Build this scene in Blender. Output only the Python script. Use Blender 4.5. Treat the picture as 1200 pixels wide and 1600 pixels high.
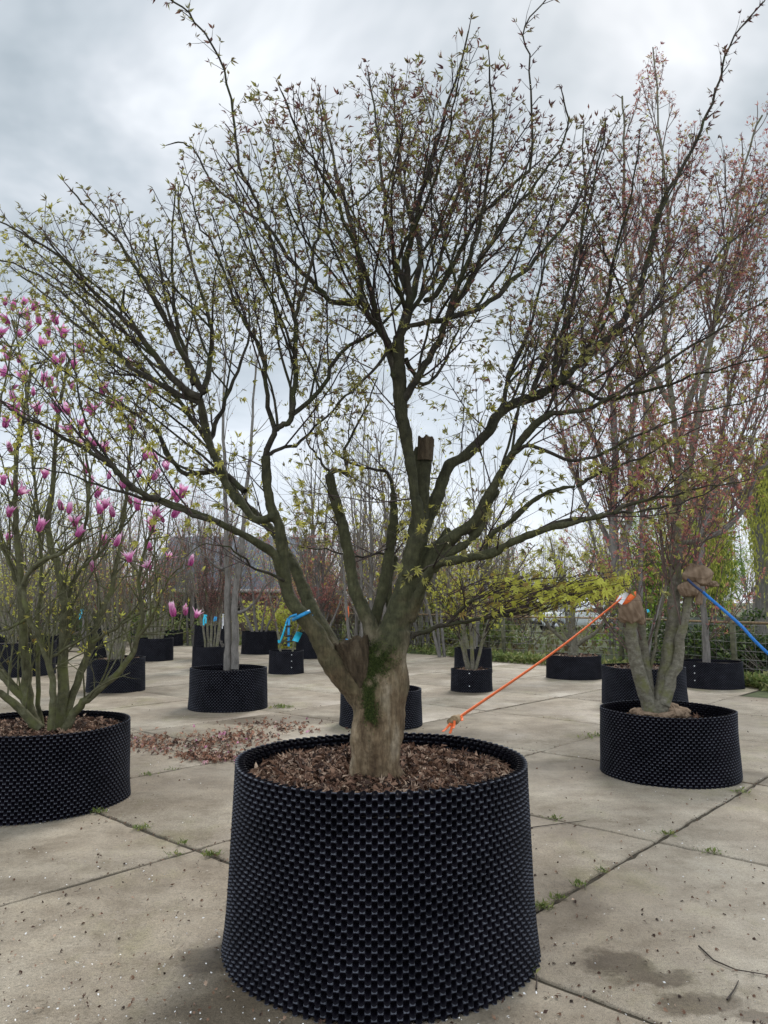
import bpy, math, random
import numpy as np
from mathutils import Vector, Matrix
from mathutils.bvhtree import BVHTree
random.seed(11); RS = np.random.RandomState(5)
R = math.radians
scene = bpy.context.scene
for o in list(bpy.data.objects): bpy.data.objects.remove(o)

# ------------------------------------------------------------------ camera
F = 1180.0; PITCH = math.atan(140 / F); CAMH = 1.51
cam = bpy.data.cameras.new('camera'); camo = bpy.data.objects.new('camera', cam)
scene.collection.objects.link(camo); scene.camera = camo
camo.location = (0, 0, CAMH); camo.rotation_euler = (math.pi / 2 + PITCH, 0, 0)
cam.sensor_fit = 'VERTICAL'; cam.sensor_height = 24; cam.lens = F / 1600 * 24
cam.clip_end = 2000; cam.clip_start = 0.05
scene.render.resolution_x = 768; scene.render.resolution_y = 1024
scene.view_settings.view_transform = 'Standard'; scene.view_settings.look = 'None'
scene.view_settings.exposure = 0.97; scene.view_settings.gamma = 1.0

# ------------------------------------------------------------------ sky and sun
SUN_AZ, SUN_EL = R(22), R(44)          # behind thin cloud, ahead and to the right
w = bpy.data.worlds.new('World'); scene.world = w; w.use_nodes = True
nt = w.node_tree; nt.nodes.clear(); N = nt.nodes.new; K = nt.links.new
wo = N('ShaderNodeOutputWorld'); bg = N('ShaderNodeBackground'); bg.inputs[1].default_value = 0.1
sky = N('ShaderNodeTexSky'); sky.sky_type = 'NISHITA'; sky.sun_disc = False
sky.sun_elevation = SUN_EL; sky.sun_rotation = SUN_AZ
tc = N('ShaderNodeTexCoord'); sep = N('ShaderNodeSeparateXYZ'); K(tc.outputs['Generated'], sep.inputs[0])
zz = N('ShaderNodeMath'); zz.operation = 'MAXIMUM'; K(sep.outputs[2], zz.inputs[0]); zz.inputs[1].default_value = 0.0
za = N('ShaderNodeMath'); K(zz.outputs[0], za.inputs[0]); za.inputs[1].default_value = 0.22
vd = N('ShaderNodeVectorMath'); vd.operation = 'DIVIDE'; K(tc.outputs['Generated'], vd.inputs[0])
cz = N('ShaderNodeCombineXYZ')
for i in range(3): K(za.outputs[0], cz.inputs[i])
K(cz.outputs[0], vd.inputs[1])
n1 = N('ShaderNodeTexNoise'); K(vd.outputs[0], n1.inputs['Vector']); n1.inputs['Scale'].default_value = 1.7
n1.inputs['Detail'].default_value = 5; n1.inputs['Roughness'].default_value = 0.56; n1.inputs['Distortion'].default_value = 0.25
cr = N('ShaderNodeValToRGB'); K(n1.outputs[0], cr.inputs[0])
def setramp(cr, stops):
    e = cr.color_ramp.elements
    while len(e) > 1: e.remove(e[-1])
    e[0].position = stops[0][0]; e[0].color = (*stops[0][1], 1)
    for p, c in stops[1:]:
        x = e.new(p); x.color = (*c, 1)
setramp(cr, [(0.36, (2.0, 2.35, 2.58)), (0.45, (2.5, 2.85, 3.1)), (0.53, (3.15, 3.47, 3.73)), (0.60, (3.9, 4.15, 4.4)), (0.69, (5.1, 5.3, 5.5))])
# pale band of brighter cloud towards the horizon
hz = N('ShaderNodeMapRange'); K(zz.outputs[0], hz.inputs[0]); hz.inputs[1].default_value = 0.05; hz.inputs[2].default_value = 0.42
hz.inputs[3].default_value = 0.8; hz.inputs[4].default_value = 0.0
m2 = N('ShaderNodeMix'); m2.data_type = 'RGBA'; K(hz.outputs[0], m2.inputs[0]); K(cr.outputs[0], m2.inputs[6]); m2.inputs[7].default_value = (5.1, 5.45, 6.0, 1)
m1 = N('ShaderNodeMix'); m1.data_type = 'RGBA'; m1.inputs[0].default_value = 0.94; K(sky.outputs[0], m1.inputs[6]); K(m2.outputs[2], m1.inputs[7])
# sky boosted overhead and behind the viewer, added to front-light trunk and pot
br = N('ShaderNodeMapRange'); br.interpolation_type = 'SMOOTHSTEP'; K(sep.outputs[1], br.inputs[0]); br.inputs[1].default_value = 0.62; br.inputs[2].default_value = -0.25
br.inputs[3].default_value = 1.0; br.inputs[4].default_value = 2.6
ml = N('ShaderNodeVectorMath'); ml.operation = 'SCALE'; K(m1.outputs[2], ml.inputs[0]); K(br.outputs[0], ml.inputs['Scale'])
K(ml.outputs[0], bg.inputs[0]); K(bg.outputs[0], wo.inputs[0])
sl = bpy.data.lights.new('sun', 'SUN'); sl.energy = 1.4; sl.angle = R(20); sl.color = (1, 0.96, 0.9)
so = bpy.data.objects.new('sun', sl); scene.collection.objects.link(so)
sd = Vector((math.sin(SUN_AZ) * math.cos(SUN_EL), math.cos(SUN_AZ) * math.cos(SUN_EL), math.sin(SUN_EL)))
so.rotation_euler = sd.to_track_quat('Z', 'Y').to_euler()

# ------------------------------------------------------------------ camera geometry helpers (photo 1200x1600 px)
cp, sp_ = math.cos(PITCH), math.sin(PITCH)
def ray(u, v):
    x = (u - 600) / F; z = (800 - v) / F
    return x, cp - z * sp_, sp_ + z * cp
def P(u, v, Y):
    x, y, z = ray(u, v); t = Y / y
    return (x * t, Y, CAMH + z * t)
def G(u, v, h=0.0):
    x, y, z = ray(u, v); t = (h - CAMH) / z
    return (x * t, y * t, h)
def proj(x, y, z):
    z -= CAMH; d = y * cp + z * sp_
    if d < 0.05: return 600, -1e6
    return 600 + F * x / d, 800 - F * (-y * sp_ + z * cp) / d
def ring(cx, cy, r, z):
    q = [proj(cx + r * math.cos(a * math.pi / 36), cy + r * math.sin(a * math.pi / 36), z) for a in range(72)]
    us = [k[0] for k in q]; vs = [k[1] for k in q]
    return min(us), max(us), max(vs)
def fit_pot(uL, uR, vb, vr):
    g = G((uL + uR) / 2, vb); Y = g[1]; r = (uR - uL) / 2 / F * Y; X = g[0]; Y += r; h = 0.6
    for _ in range(40):
        a = ring(X, Y, r, h); b = ring(X, Y, r * 1.02, 0)
        dx = ((uL + uR) - (a[0] + a[1])) / 2; X += dx / F * Y
        r *= (uR - uL) / (a[1] - a[0])
        Y *= 1 + 0.7 * ((b[2] - vb) / (vb - 940))
        h -= (vr - a[2]) / F * Y * 0.8
    return X, Y, r, h

# ------------------------------------------------------------------ object helpers
COL = scene.collection
def tag(o, label=None, cat=None, group=None, kind=None):
    if label: o['label'] = label
    if cat: o['category'] = cat
    if group: o['group'] = group
    if kind: o['kind'] = kind
    return o
def empty(name, loc, label, cat, group=None, kind=None):
    o = bpy.data.objects.new(name, None); COL.objects.link(o); o.location = loc
    o.empty_display_size = 0.1
    return tag(o, label, cat, group, kind)
def link(name, me, mat=None, parent=None):
    o = bpy.data.objects.new(name, me); COL.objects.link(o)
    if mat is not None and len(me.materials) == 0: me.materials.append(mat)
    if parent:
        o.parent = parent; o.matrix_parent_inverse = Matrix.Translation(-Vector(parent.location))
    return o
def mesh(name, V, Fs, smooth=False, tone=None):
    """V (n,3); Fs: list of int arrays (m,k)"""
    me = bpy.data.meshes.new(name); V = np.asarray(V, np.float32)
    Fs = [np.asarray(f, np.int32) for f in Fs if len(f)]
    nl = sum(f.size for f in Fs); npoly = sum(len(f) for f in Fs)
    me.vertices.add(len(V)); me.vertices.foreach_set('co', V.ravel())
    me.loops.add(nl); me.loops.foreach_set('vertex_index', np.concatenate([f.ravel() for f in Fs]))
    me.polygons.add(npoly)
    tot = np.concatenate([np.full(len(f), f.shape[1], np.int32) for f in Fs])
    st = np.concatenate([[0], np.cumsum(tot)[:-1]]).astype(np.int32)
    me.polygons.foreach_set('loop_start', st); me.polygons.foreach_set('loop_total', tot)
    if smooth: me.polygons.foreach_set('use_smooth', np.ones(npoly, bool))
    if tone is not None:
        a = me.attributes.new('tone', 'FLOAT', 'POINT'); a.data.foreach_set('value', np.asarray(tone, np.float32))
    me.update(calc_edges=True)
    return me

def catmull(pts, n=4):
    """pts rows any dim -> resampled"""
    p = [np.array(q, float) for q in pts]; p = [2 * p[0] - p[1]] + p + [2 * p[-1] - p[-2]]
    out = []
    for i in range(1, len(p) - 2):
        for j in range(n):
            t = j / n; a, b, c, d = p[i - 1:i + 3]
            out.append(0.5 * (2 * b + (c - a) * t + (2 * a - 5 * b + 4 * c - d) * t * t + (3 * b - a - 3 * c + d) * t ** 3))
    out.append(p[-2]); return out

class Tubes:
    def __init__(s): s.b = {}
    def add(s, pts, rad, k=4):
        s.b.setdefault((len(pts), k), []).append((pts, rad))
    def arrays(s, cap=True):
        VV = []; Q = []; T = []; base = 0
        for (n, k), L in s.b.items():
            if n < 2: continue
            Pn = np.array([l[0] for l in L], float); Rn = np.array([l[1] for l in L], float)
            B = len(L); t = np.empty_like(Pn)
            t[:, 1:-1] = Pn[:, 2:] - Pn[:, :-2]; t[:, 0] = Pn[:, 1] - Pn[:, 0]; t[:, -1] = Pn[:, -1] - Pn[:, -2]
            t /= np.linalg.norm(t, axis=2, keepdims=True) + 1e-9
            ref = np.where(np.abs(t[:, 0, 2:3]) > 0.9, np.array([[1., 0, 0]]), np.array([[0, 0, 1.]]))
            a = np.arange(k) * 2 * np.pi / k; ca, sa = np.cos(a), np.sin(a)
            V = np.empty((B, n, k, 3))
            for j in range(n):
                u = ref - (ref * t[:, j]).sum(1, keepdims=True) * t[:, j]
                u /= np.linalg.norm(u, axis=1, keepdims=True) + 1e-9
                w_ = np.cross(t[:, j], u); ref = u
                V[:, j] = Pn[:, j, None] + Rn[:, j, None, None] * (ca[None, :, None] * u[:, None] + sa[None, :, None] * w_[:, None])
            idx = base + np.arange(B * n * k).reshape(B, n, k)
            i0 = idx[:, :-1]; i1 = idx[:, 1:]
            q = np.stack([i0, np.roll(i0, -1, 2), np.roll(i1, -1, 2), i1], -1).reshape(-1, 4)
            Q.append(q); VV.append(V.reshape(-1, 3)); base += B * n * k
            if cap:
                for jj, rev in ((0, True), (n - 1, False)):
                    c = idx[:, jj]; c = c[:, ::-1] if rev else c
                    for m in range(1, k - 1): T.append(np.stack([c[:, 0], c[:, m], c[:, m + 1]], -1))
        return np.concatenate(VV), [np.concatenate(Q)] + ([np.concatenate(T)] if T else [])
    def obj(s, name, mat, parent=None, cap=False, smooth=True):
        V, Fs = s.arrays(cap); return link(name, mesh(name, V, Fs, smooth), mat, parent)

def norm(v):
    l = math.sqrt(v[0] ** 2 + v[1] ** 2 + v[2] ** 2) or 1e-9
    return (v[0] / l, v[1] / l, v[2] / l)
def perp(d):
    a = (0, 0, 1) if abs(d[2]) < 0.85 else (1, 0, 0)
    u = norm((d[1] * a[2] - d[2] * a[1], d[2] * a[0] - d[0] * a[2], d[0] * a[1] - d[1] * a[0]))
    w_ = (d[1] * u[2] - d[2] * u[1], d[2] * u[0] - d[0] * u[2], d[0] * u[1] - d[1] * u[0])
    return u, w_

def grow(T, NO, p, d, L, r, lvl, q):
    step = q['step'][min(lvl, len(q['step']) - 1)]; n = max(2, int(L / step)); st = L / n
    pts = [p]; rad = [r]; wob = q['wob']; tr = q['trop'][min(lvl, 3)]
    spn = q['sp'][min(lvl, len(q['sp']) - 1)]; acc = spn * random.random() + q.get('bare', 0.1) * (L if lvl == 0 else spn)
    rot = random.random() * 6.28; env = q.get('env'); gone = 0
    rend = q.get('rend', 0.35)
    for i in range(n):
        d = norm((d[0] + random.gauss(0, wob), d[1] + random.gauss(0, wob), d[2] + random.gauss(0, wob) + tr))
        p = (p[0] + d[0] * st, p[1] + d[1] * st, p[2] + d[2] * st)
        rr = r * (1 - (1 - rend) * (i + 1) / n)
        pts.append(p); rad.append(rr)
        if env and env(p): break
        gone += st; acc -= st
        while acc <= 0 and lvl < q['max']:
            acc += spn * random.uniform(0.6, 1.4)
            u, w_ = perp(d); rot += 1.57 + random.gauss(0, 0.25)
            fr = (i + 1) / n
            for sgn in (0, math.pi) if random.random() < q.get('pair', 0.6) else (0,):
                a = rot + sgn; an = q['ang'] * random.uniform(0.7, 1.3); ca = math.cos(an); sa = math.sin(an)
                cd = tuple(d[k] * ca + (u[k] * math.cos(a) + w_[k] * math.sin(a)) * sa for k in range(3))
                cl = q['len'][min(lvl + 1, len(q['len']) - 1)] * random.uniform(0.45, 1.25) * (1.15 - 0.6 * fr)
                grow(T, NO, p, cd, cl, min(rr * 0.75, q['rad'][min(lvl + 1, len(q['rad']) - 1)]), lvl + 1, q)
        if lvl >= q['leaflvl'] and random.random() < q['leafp'] * st / 0.05: NO.append((p, d))
    T.add(pts, rad, 3 if rad[0] < 0.006 else 5)
    if lvl >= q['leaflvl'] - 1: NO.append((p, d)); NO.append((p, d))

# leaf templates: local x = along leaf, y = across, z = normal
def lance(l=1.0, w_=0.28, fold=0.10, droop=0.12):
    V = [(0, 0, 0), (0.42 * l, w_ / 2, fold), (l, 0, -droop), (0.42 * l, -w_ / 2, fold), (0.5 * l, 0, 0)]
    return V, [(0, 4, 1), (1, 4, 2), (0, 3, 4), (3, 2, 4)]
def merge(parts):
    V = []; T_ = []
    for v, t in parts:
        b = len(V); V += v; T_ += [tuple(b + i for i in f) for f in t]
    return V, T_
def turn(vt, az, el=0):
    v, t = vt; o = []
    for x, y, z in v:
        x, z = x * math.cos(el) - z * math.sin(el), x * math.sin(el) + z * math.cos(el)
        o.append((x * math.cos(az) - y * math.sin(az), x * math.sin(az) + y * math.cos(az), z))
    return o, t
LF_SPROUT = [merge([turn(lance(1, .26), .5, -.3), turn(lance(.85, .24), -.55, -.2), turn(lance(.7, .2), .05, .4)]),
             merge([turn(lance(1, .22), .25, -.4), turn(lance(.95, .22), -.3, .2)]),
             merge([turn(lance(.9, .34), .1, -.2)])]
LF_BUD = [merge([turn(lance(.8, .26, .0, .0), 0, 0), turn(lance(.8, .26, 0, 0), 0, .02)])]
LF_PALM = [merge([turn(lance(l, .24), a, e) for a, l, e in ((0, 1, -.25), (.65, .88, -.2), (-.65, .88, -.3), (1.35, .6, -.1), (-1.35, .6, -.15))]),
           merge([turn(lance(l, .2), a, e) for a, l, e in ((0, 1, -.6), (.5, .9, -.7), (-.5, .9, -.6), (1.0, .6, -.5), (-1.0, .6, -.6))])]
LF_OVAL = [merge([turn(lance(1, .55), 0, 0)])]
def leaves(name, templ, nodes, size, mat, parent=None, jit=0.6, tone=None, tfun=None, down=0.0, off=0.0):
    """nodes: list of (p, d)"""
    n = len(nodes)
    if n == 0: return None
    Pp = np.array([q[0] for q in nodes], float); D = np.array([q[1] for q in nodes], float)
    D = D + RS.normal(0, jit, (n, 3)); D[:, 2] -= down
    D /= np.linalg.norm(D, axis=1, keepdims=True) + 1e-9
    A = RS.normal(0, 1, (n, 3)); A[:, 2] += 0.8
    Yv = np.cross(A, D); Yv /= np.linalg.norm(Yv, axis=1, keepdims=True) + 1e-9
    Z = np.cross(D, Yv); S = size * RS.uniform(0.55, 1.25, n)
    if off: Pp = Pp + RS.normal(0, off, (n, 3))
    ch = RS.randint(0, len(templ), n); tn = RS.uniform(0, 1, n) if tfun is None else tfun(Pp)
    VV = []; TT = []; TN = []; base = 0
    for ti, (tv, tf) in enumerate(templ):
        m = np.where(ch == ti)[0]
        if len(m) == 0: continue
        tv = np.array(tv); tf = np.array(tf)
        V = Pp[m, None] + S[m, None, None] * (tv[None, :, 0:1] * D[m, None] + tv[None, :, 1:2] * Yv[m, None] + tv[None, :, 2:3] * Z[m, None])
        k = len(tv); TT.append((base + np.arange(len(m))[:, None, None] * k + tf[None]).reshape(-1, 3))
        VV.append(V.reshape(-1, 3)); TN.append(np.repeat(tn[m], k)); base += len(m) * k
    return link(name, mesh(name, np.concatenate(VV), [np.concatenate(TT)], False, np.concatenate(TN)), mat, parent)

# ------------------------------------------------------------------ materials
def newmat(name):
    m = bpy.data.materials.new(name); m.use_nodes = True; t = m.node_tree; t.nodes.clear()
    o = t.nodes.new('ShaderNodeOutputMaterial'); b = t.nodes.new('ShaderNodeBsdfPrincipled')
    t.links.new(b.outputs[0], o.inputs[0]); return m, t, b, o
def noise(t, scale, detail=4, rough=0.5, vec=None, stretch=None):
    n = t.nodes.new('ShaderNodeTexNoise'); n.inputs['Scale'].default_value = scale
    n.inputs['Detail'].default_value = detail; n.inputs['Roughness'].default_value = rough
    c = t.nodes.new('ShaderNodeTexCoord'); src = c.outputs['Object']
    if stretch:
        mp = t.nodes.new('ShaderNodeMapping'); t.links.new(src, mp.inputs[0]); mp.inputs['Scale'].default_value = stretch; src = mp.outputs[0]
    t.links.new(src, n.inputs['Vector']); return n
def ramp(t, src, stops):
    c = t.nodes.new('ShaderNodeValToRGB'); t.links.new(src, c.inputs[0]); setramp(c, stops); return c
def bump(t, b, src, strength=0.5, dist=0.01):
    n = t.nodes.new('ShaderNodeBump'); n.inputs['Strength'].default_value = strength; n.inputs['Distance'].default_value = dist
    t.links.new(src, n.inputs['Height']); t.links.new(n.outputs[0], b.inputs['Normal'])
def mix(t, fac, a, b_, mode='MIX'):
    m = t.nodes.new('ShaderNodeMix'); m.data_type = 'RGBA'; m.blend_type = mode
    for s, i in ((fac, 0), (a, 6), (b_, 7)):
        if isinstance(s, (int, float)): m.inputs[i].default_value = s
        elif isinstance(s, tuple): m.inputs[i].default_value = (*s, 1)
        else: t.links.new(s, m.inputs[i])
    return m.outputs[2]
def mathn(t, op, a, b_=None):
    m = t.nodes.new('ShaderNodeMath'); m.operation = op
    for s, i in ((a, 0), (b_, 1)):
        if s is None: continue
        if isinstance(s, (int, float)): m.inputs[i].default_value = s
        else: t.links.new(s, m.inputs[i])
    return m.outputs[0]
def bark(name, stops, scale=14, stretch=(1, 1, 0.25), rough=0.9, bs=0.6, bd=0.006, moss=None, mossamt=(0.5, 0.65)):
    m, t, b, o = newmat(name)
    n = noise(t, scale, 6, 0.65, stretch=stretch); c = ramp(t, n.outputs[0], stops); col = c.outputs[0]
    f = noise(t, scale * 7, 4, 0.6, stretch=stretch); 
    col = mix(t, 0.55, col, ramp(t, f.outputs[0], [(0.3, (.45, .45, .45)), (0.7, (1, 1, 1))]).outputs[0], 'MULTIPLY')
    if moss:
        mn = noise(t, 7, 5, 0.6); mr = ramp(t, mn.outputs[0], [(mossamt[0], (0, 0, 0)), (mossamt[1], (1, 1, 1))])
        col = mix(t, mr.outputs[0], col, moss)
    t.links.new(col, b.inputs['Base Color']); b.inputs['Roughness'].default_value = rough
    b.inputs['Specular IOR Level'].default_value = 0.2
    bump(t, b, f.outputs[0], bs, bd); return m
def leafmat(name, stops, trans=0.45, rough=0.55):
    m, t, b, o = newmat(name)
    a = t.nodes.new('ShaderNodeAttribute'); a.attribute_name = 'tone'
    c = ramp(t, a.outputs['Fac'], stops)
    t.links.new(c.outputs[0], b.inputs['Base Color']); b.inputs['Roughness'].default_value = rough
    b.inputs['Specular IOR Level'].default_value = 0.3
    tr = t.nodes.new('ShaderNodeBsdfTranslucent'); t.links.new(c.outputs[0], tr.inputs[0])
    mx = t.nodes.new('ShaderNodeMixShader'); mx.inputs[0].default_value = trans
    t.links.new(b.outputs[0], mx.inputs[1]); t.links.new(tr.outputs[0], mx.inputs[2]); t.links.new(mx.outputs[0], o.inputs[0])
    return m
def plain(name, c, rough=0.6, var=0.15, scale=20, metal=0.0, spec=0.4, bs=0.0):
    m, t, b, o = newmat(name); n = noise(t, scale, 4)
    lo = tuple(x * (1 - var) for x in c); hi = tuple(min(1, x * (1 + var)) for x in c)
    r_ = ramp(t, n.outputs[0], [(0.3, lo), (0.7, hi)]); t.links.new(r_.outputs[0], b.inputs['Base Color'])
    b.inputs['Roughness'].default_value = rough; b.inputs['Metallic'].default_value = metal; b.inputs['Specular IOR Level'].default_value = spec
    if bs: bump(t, b, n.outputs[0], bs, 0.01)
    return m

# trunk bark: tan-grey at the foot, greener with algae further up
def trunk_mat():
    m, t, b, o = newmat('maple_trunk_bark')
    n = noise(t, 9, 7, 0.6, stretch=(1, 1, 0.35)); c = ramp(t, n.outputs[0], [(0.30, (.038, .024, .014)), (0.42, (.105, .068, .037)), (0.54, (.18, .13, .078)), (0.66, (.27, .215, .15)), (0.8, (.18, .14, .09))])
    f = noise(t, 85, 5, 0.75, stretch=(1, 1, 0.13)); fr = ramp(t, f.outputs[0], [(0.36, (.5, .48, .46)), (0.5, (.88, .88, .88)), (0.62, (1.1, 1.1, 1.1))])
    base = mix(t, 0.9, c.outputs[0], fr.outputs[0], 'MULTIPLY')
    g = noise(t, 22, 5, 0.7); gr = ramp(t, g.outputs[0], [(0.3, (.026, .026, .012)), (0.6, (.066, .064, .030)), (0.8, (.13, .12, .07))])
    gm = mix(t, 0.6, gr.outputs[0], fr.outputs[0], 'MULTIPLY')
    tc_ = t.nodes.new('ShaderNodeTexCoord'); s = t.nodes.new('ShaderNodeSeparateXYZ'); t.links.new(tc_.outputs['Object'], s.inputs[0])
    n2 = noise(t, 6, 5, 0.6); h = mathn(t, 'ADD', s.outputs[2], mathn(t, 'MULTIPLY', mathn(t, 'SUBTRACT', n2.outputs[0], 0.5), 0.9))
    blot = noise(t, 26, 5, 0.65); base = mix(t, 0.6, base, ramp(t, blot.outputs[0], [(0.35, (.6, .56, .5)), (0.5, (1, 1, 1)), (0.68, (1.5, 1.5, 1.5))]).outputs[0], 'MULTIPLY')
    hi = t.nodes.new('ShaderNodeMapRange'); t.links.new(h, hi.inputs[0]); hi.inputs[1].default_value = 1.7; hi.inputs[2].default_value = 2.5; gm = mix(t, hi.outputs[0], gm, mix(t, 1.0, gm, (.55, .5, .55), 'MULTIPLY'))
    mr = t.nodes.new('ShaderNodeMapRange'); t.links.new(h, mr.inputs[0]); mr.inputs[1].default_value = 1.02; mr.inputs[2].default_value = 1.45
    t.links.new(mix(t, mr.outputs[0], base, gm), b.inputs['Base Color'])
    b.inputs['Roughness'].default_value = 0.85; b.inputs['Specular IOR Level'].default_value = 0.25
    bump(t, b, f.outputs[0], 1.0, 0.010); return m
M_trunk = trunk_mat()
M_limb = bark('mossy_limb_bark', [(0.3, (.015, .012, .010)), (0.5, (.036, .030, .021)), (0.7, (.075, .064, .046))], 20, None, moss=(.036, .038, .016), mossamt=(.48, .62))
M_twig = bark('dark_twig_bark', [(0.35, (.020, .011, .012)), (0.65, (.05, .03, .028))], 6, None, 0.7)
M_palebark = bark('pale_grey_bark', [(0.3, (.08, .07, .052)), (0.5, (.15, .135, .10)), (0.72, (.24, .22, .18))], 22, (1, 1, 1.5), moss=(.11, .11, .04), mossamt=(.5, .72))
M_magbark = bark('magnolia_bark', [(0.3, (.045, .042, .022)), (0.5, (.09, .085, .045)), (0.72, (.15, .145, .09))], 18, None, moss=(.10, .105, .035), mossamt=(.5, .7))
M_greybark = bark('smooth_grey_bark', [(0.3, (.10, .09, .08)), (0.7, (.22, .20, .18))], 20, (1, 1, .3))
M_redtwig = bark('reddish_twig_bark', [(0.3, (.08, .055, .046)), (0.7, (.16, .115, .095))], 10, None)
M_fartwig = bark('far_branch_bark', [(0.3, (.11, .09, .075)), (0.7, (.22, .19, .155))], 4, None)
M_leafmain = leafmat('maple_spring_leaves', [(0, (.07, .03, .034)), (0.22, (.18, .08, .065)), (0.36, (.15, .115, .06)), (0.56, (.20, .19, .065)), (0.82, (.34, .32, .08)), (1, (.52, .47, .10))], 0.4)
M_yellow = leafmat('yellow_green_leaves', [(0, (.25, .16, .05)), (0.3, (.33, .33, .06)), (0.7, (.48, .47, .07)), (1, (.58, .58, .12))], 0.5)
M_redleaf = leafmat('red_blossom', [(0, (.16, .055, .06)), (0.4, (.33, .11, .11)), (0.8, (.46, .18, .14)), (1, (.40, .30, .12))], 0.35)
M_greenleaf = leafmat('fresh_green_leaves', [(0, (.06, .10, .02)), (0.5, (.16, .26, .035)), (1, (.32, .42, .06))], 0.5)
M_darkleaf = leafmat('evergreen_leaves', [(0, (.015, .028, .010)), (0.6, (.05, .08, .02)), (1, (.12, .16, .03))], 0.25)
M_willow = leafmat('willow_leaves', [(0, (.28, .29, .05)), (0.5, (.44, .44, .08)), (1, (.56, .56, .14))], 0.5)
M_weed = leafmat('weed_leaves', [(0, (.08, .11, .03)), (0.6, (.17, .22, .06)), (1, (.32, .30, .12))], 0.35)
M_mulch = leafmat('dead_leaf_mulch', [(0, (.016, .008, .006)), (0.3, (.055, .027, .017)), (0.55, (.13, .065, .04)), (0.8, (.24, .14, .09)), (1, (.40, .29, .21))], 0.05, 0.75)
M_litter = leafmat('fallen_leaf_litter', [(0, (.04, .024, .018)), (0.35, (.13, .065, .045)), (0.75, (.32, .15, .09)), (0.95, (.42, .30, .21)), (1, (.6, .18, .38))], 0.05, 0.75)
M_soil = plain('dark_soil', (.035, .022, .015), 0.95, 0.4, 30, bs=0.8)
M_petal = leafmat('magnolia_petals', [(0, (.40, .055, .22)), (0.3, (.58, .15, .38)), (0.6, (.78, .42, .62)), (1, (.92, .76, .84))], 0.5)
M_speck = plain('white_petal_flecks', (.72, .70, .68), 0.6, 0.1)
M_debris = plain('dark_bits', (.035, .024, .018), 0.8, 0.3)
M_moss = leafmat('moss_fibres', [(0, (.02, .03, .008)), (0.6, (.055, .075, .016)), (1, (.11, .13, .035))], 0.2, 0.9)
M_blue = plain('blue_tape', (.012, .20, .42), 0.4, 0.15, 60)
M_bluetag = plain('bright_blue_tag', (.02, .40, .58), 0.4, 0.1, 40)
M_blk = plain('black_print', (.01, .01, .012), 0.5)
M_orange = plain('orange_webbing', (.72, .13, .025), 0.6, 0.2, 90)
M_bluestrap = plain('blue_webbing', (.02, .16, .50), 0.6, 0.2, 90)
M_white = plain('white_label', (.72, .72, .74), 0.5, 0.06)
M_yel = plain('yellow_ribbon', (.75, .55, .04), 0.5)
M_wood = plain('weathered_wood', (.22, .15, .08), 0.85, 0.35, 30, bs=0.5)
M_post = plain('old_fence_post', (.09, .085, .05), 0.9, 0.4, 12, bs=0.5)
M_wire = plain('galvanised_wire', (.16, .15, .14), 0.6)

def burlap_mat():
    m, t, b, o = newmat('burlap'); c = t.nodes.new('ShaderNodeTexCoord'); wv = []
    for ax in ('X', 'Z'):
        q = t.nodes.new('ShaderNodeTexWave'); q.bands_direction = ax; q.inputs['Scale'].default_value = 60; q.inputs['Distortion'].default_value = 2
        t.links.new(c.outputs['Object'], q.inputs['Vector']); wv.append(q)
    h = mathn(t, 'MULTIPLY', wv[0].outputs['Fac'], wv[1].outputs['Fac'])
    n = noise(t, 9, 5); r_ = ramp(t, n.outputs[0], [(0.3, (.15, .10, .065)), (0.7, (.30, .215, .15))])
    t.links.new(mix(t, 0.4, r_.outputs[0], ramp(t, h, [(0, (.5, .5, .5)), (.6, (1, 1, 1))]).outputs[0], 'MULTIPLY'), b.inputs['Base Color'])
    b.inputs['Roughness'].default_value = 0.95; b.inputs['Specular IOR Level'].default_value = 0.1; bump(t, b, h, 0.5, 0.003); return m
M_burlap = burlap_mat()
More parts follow.
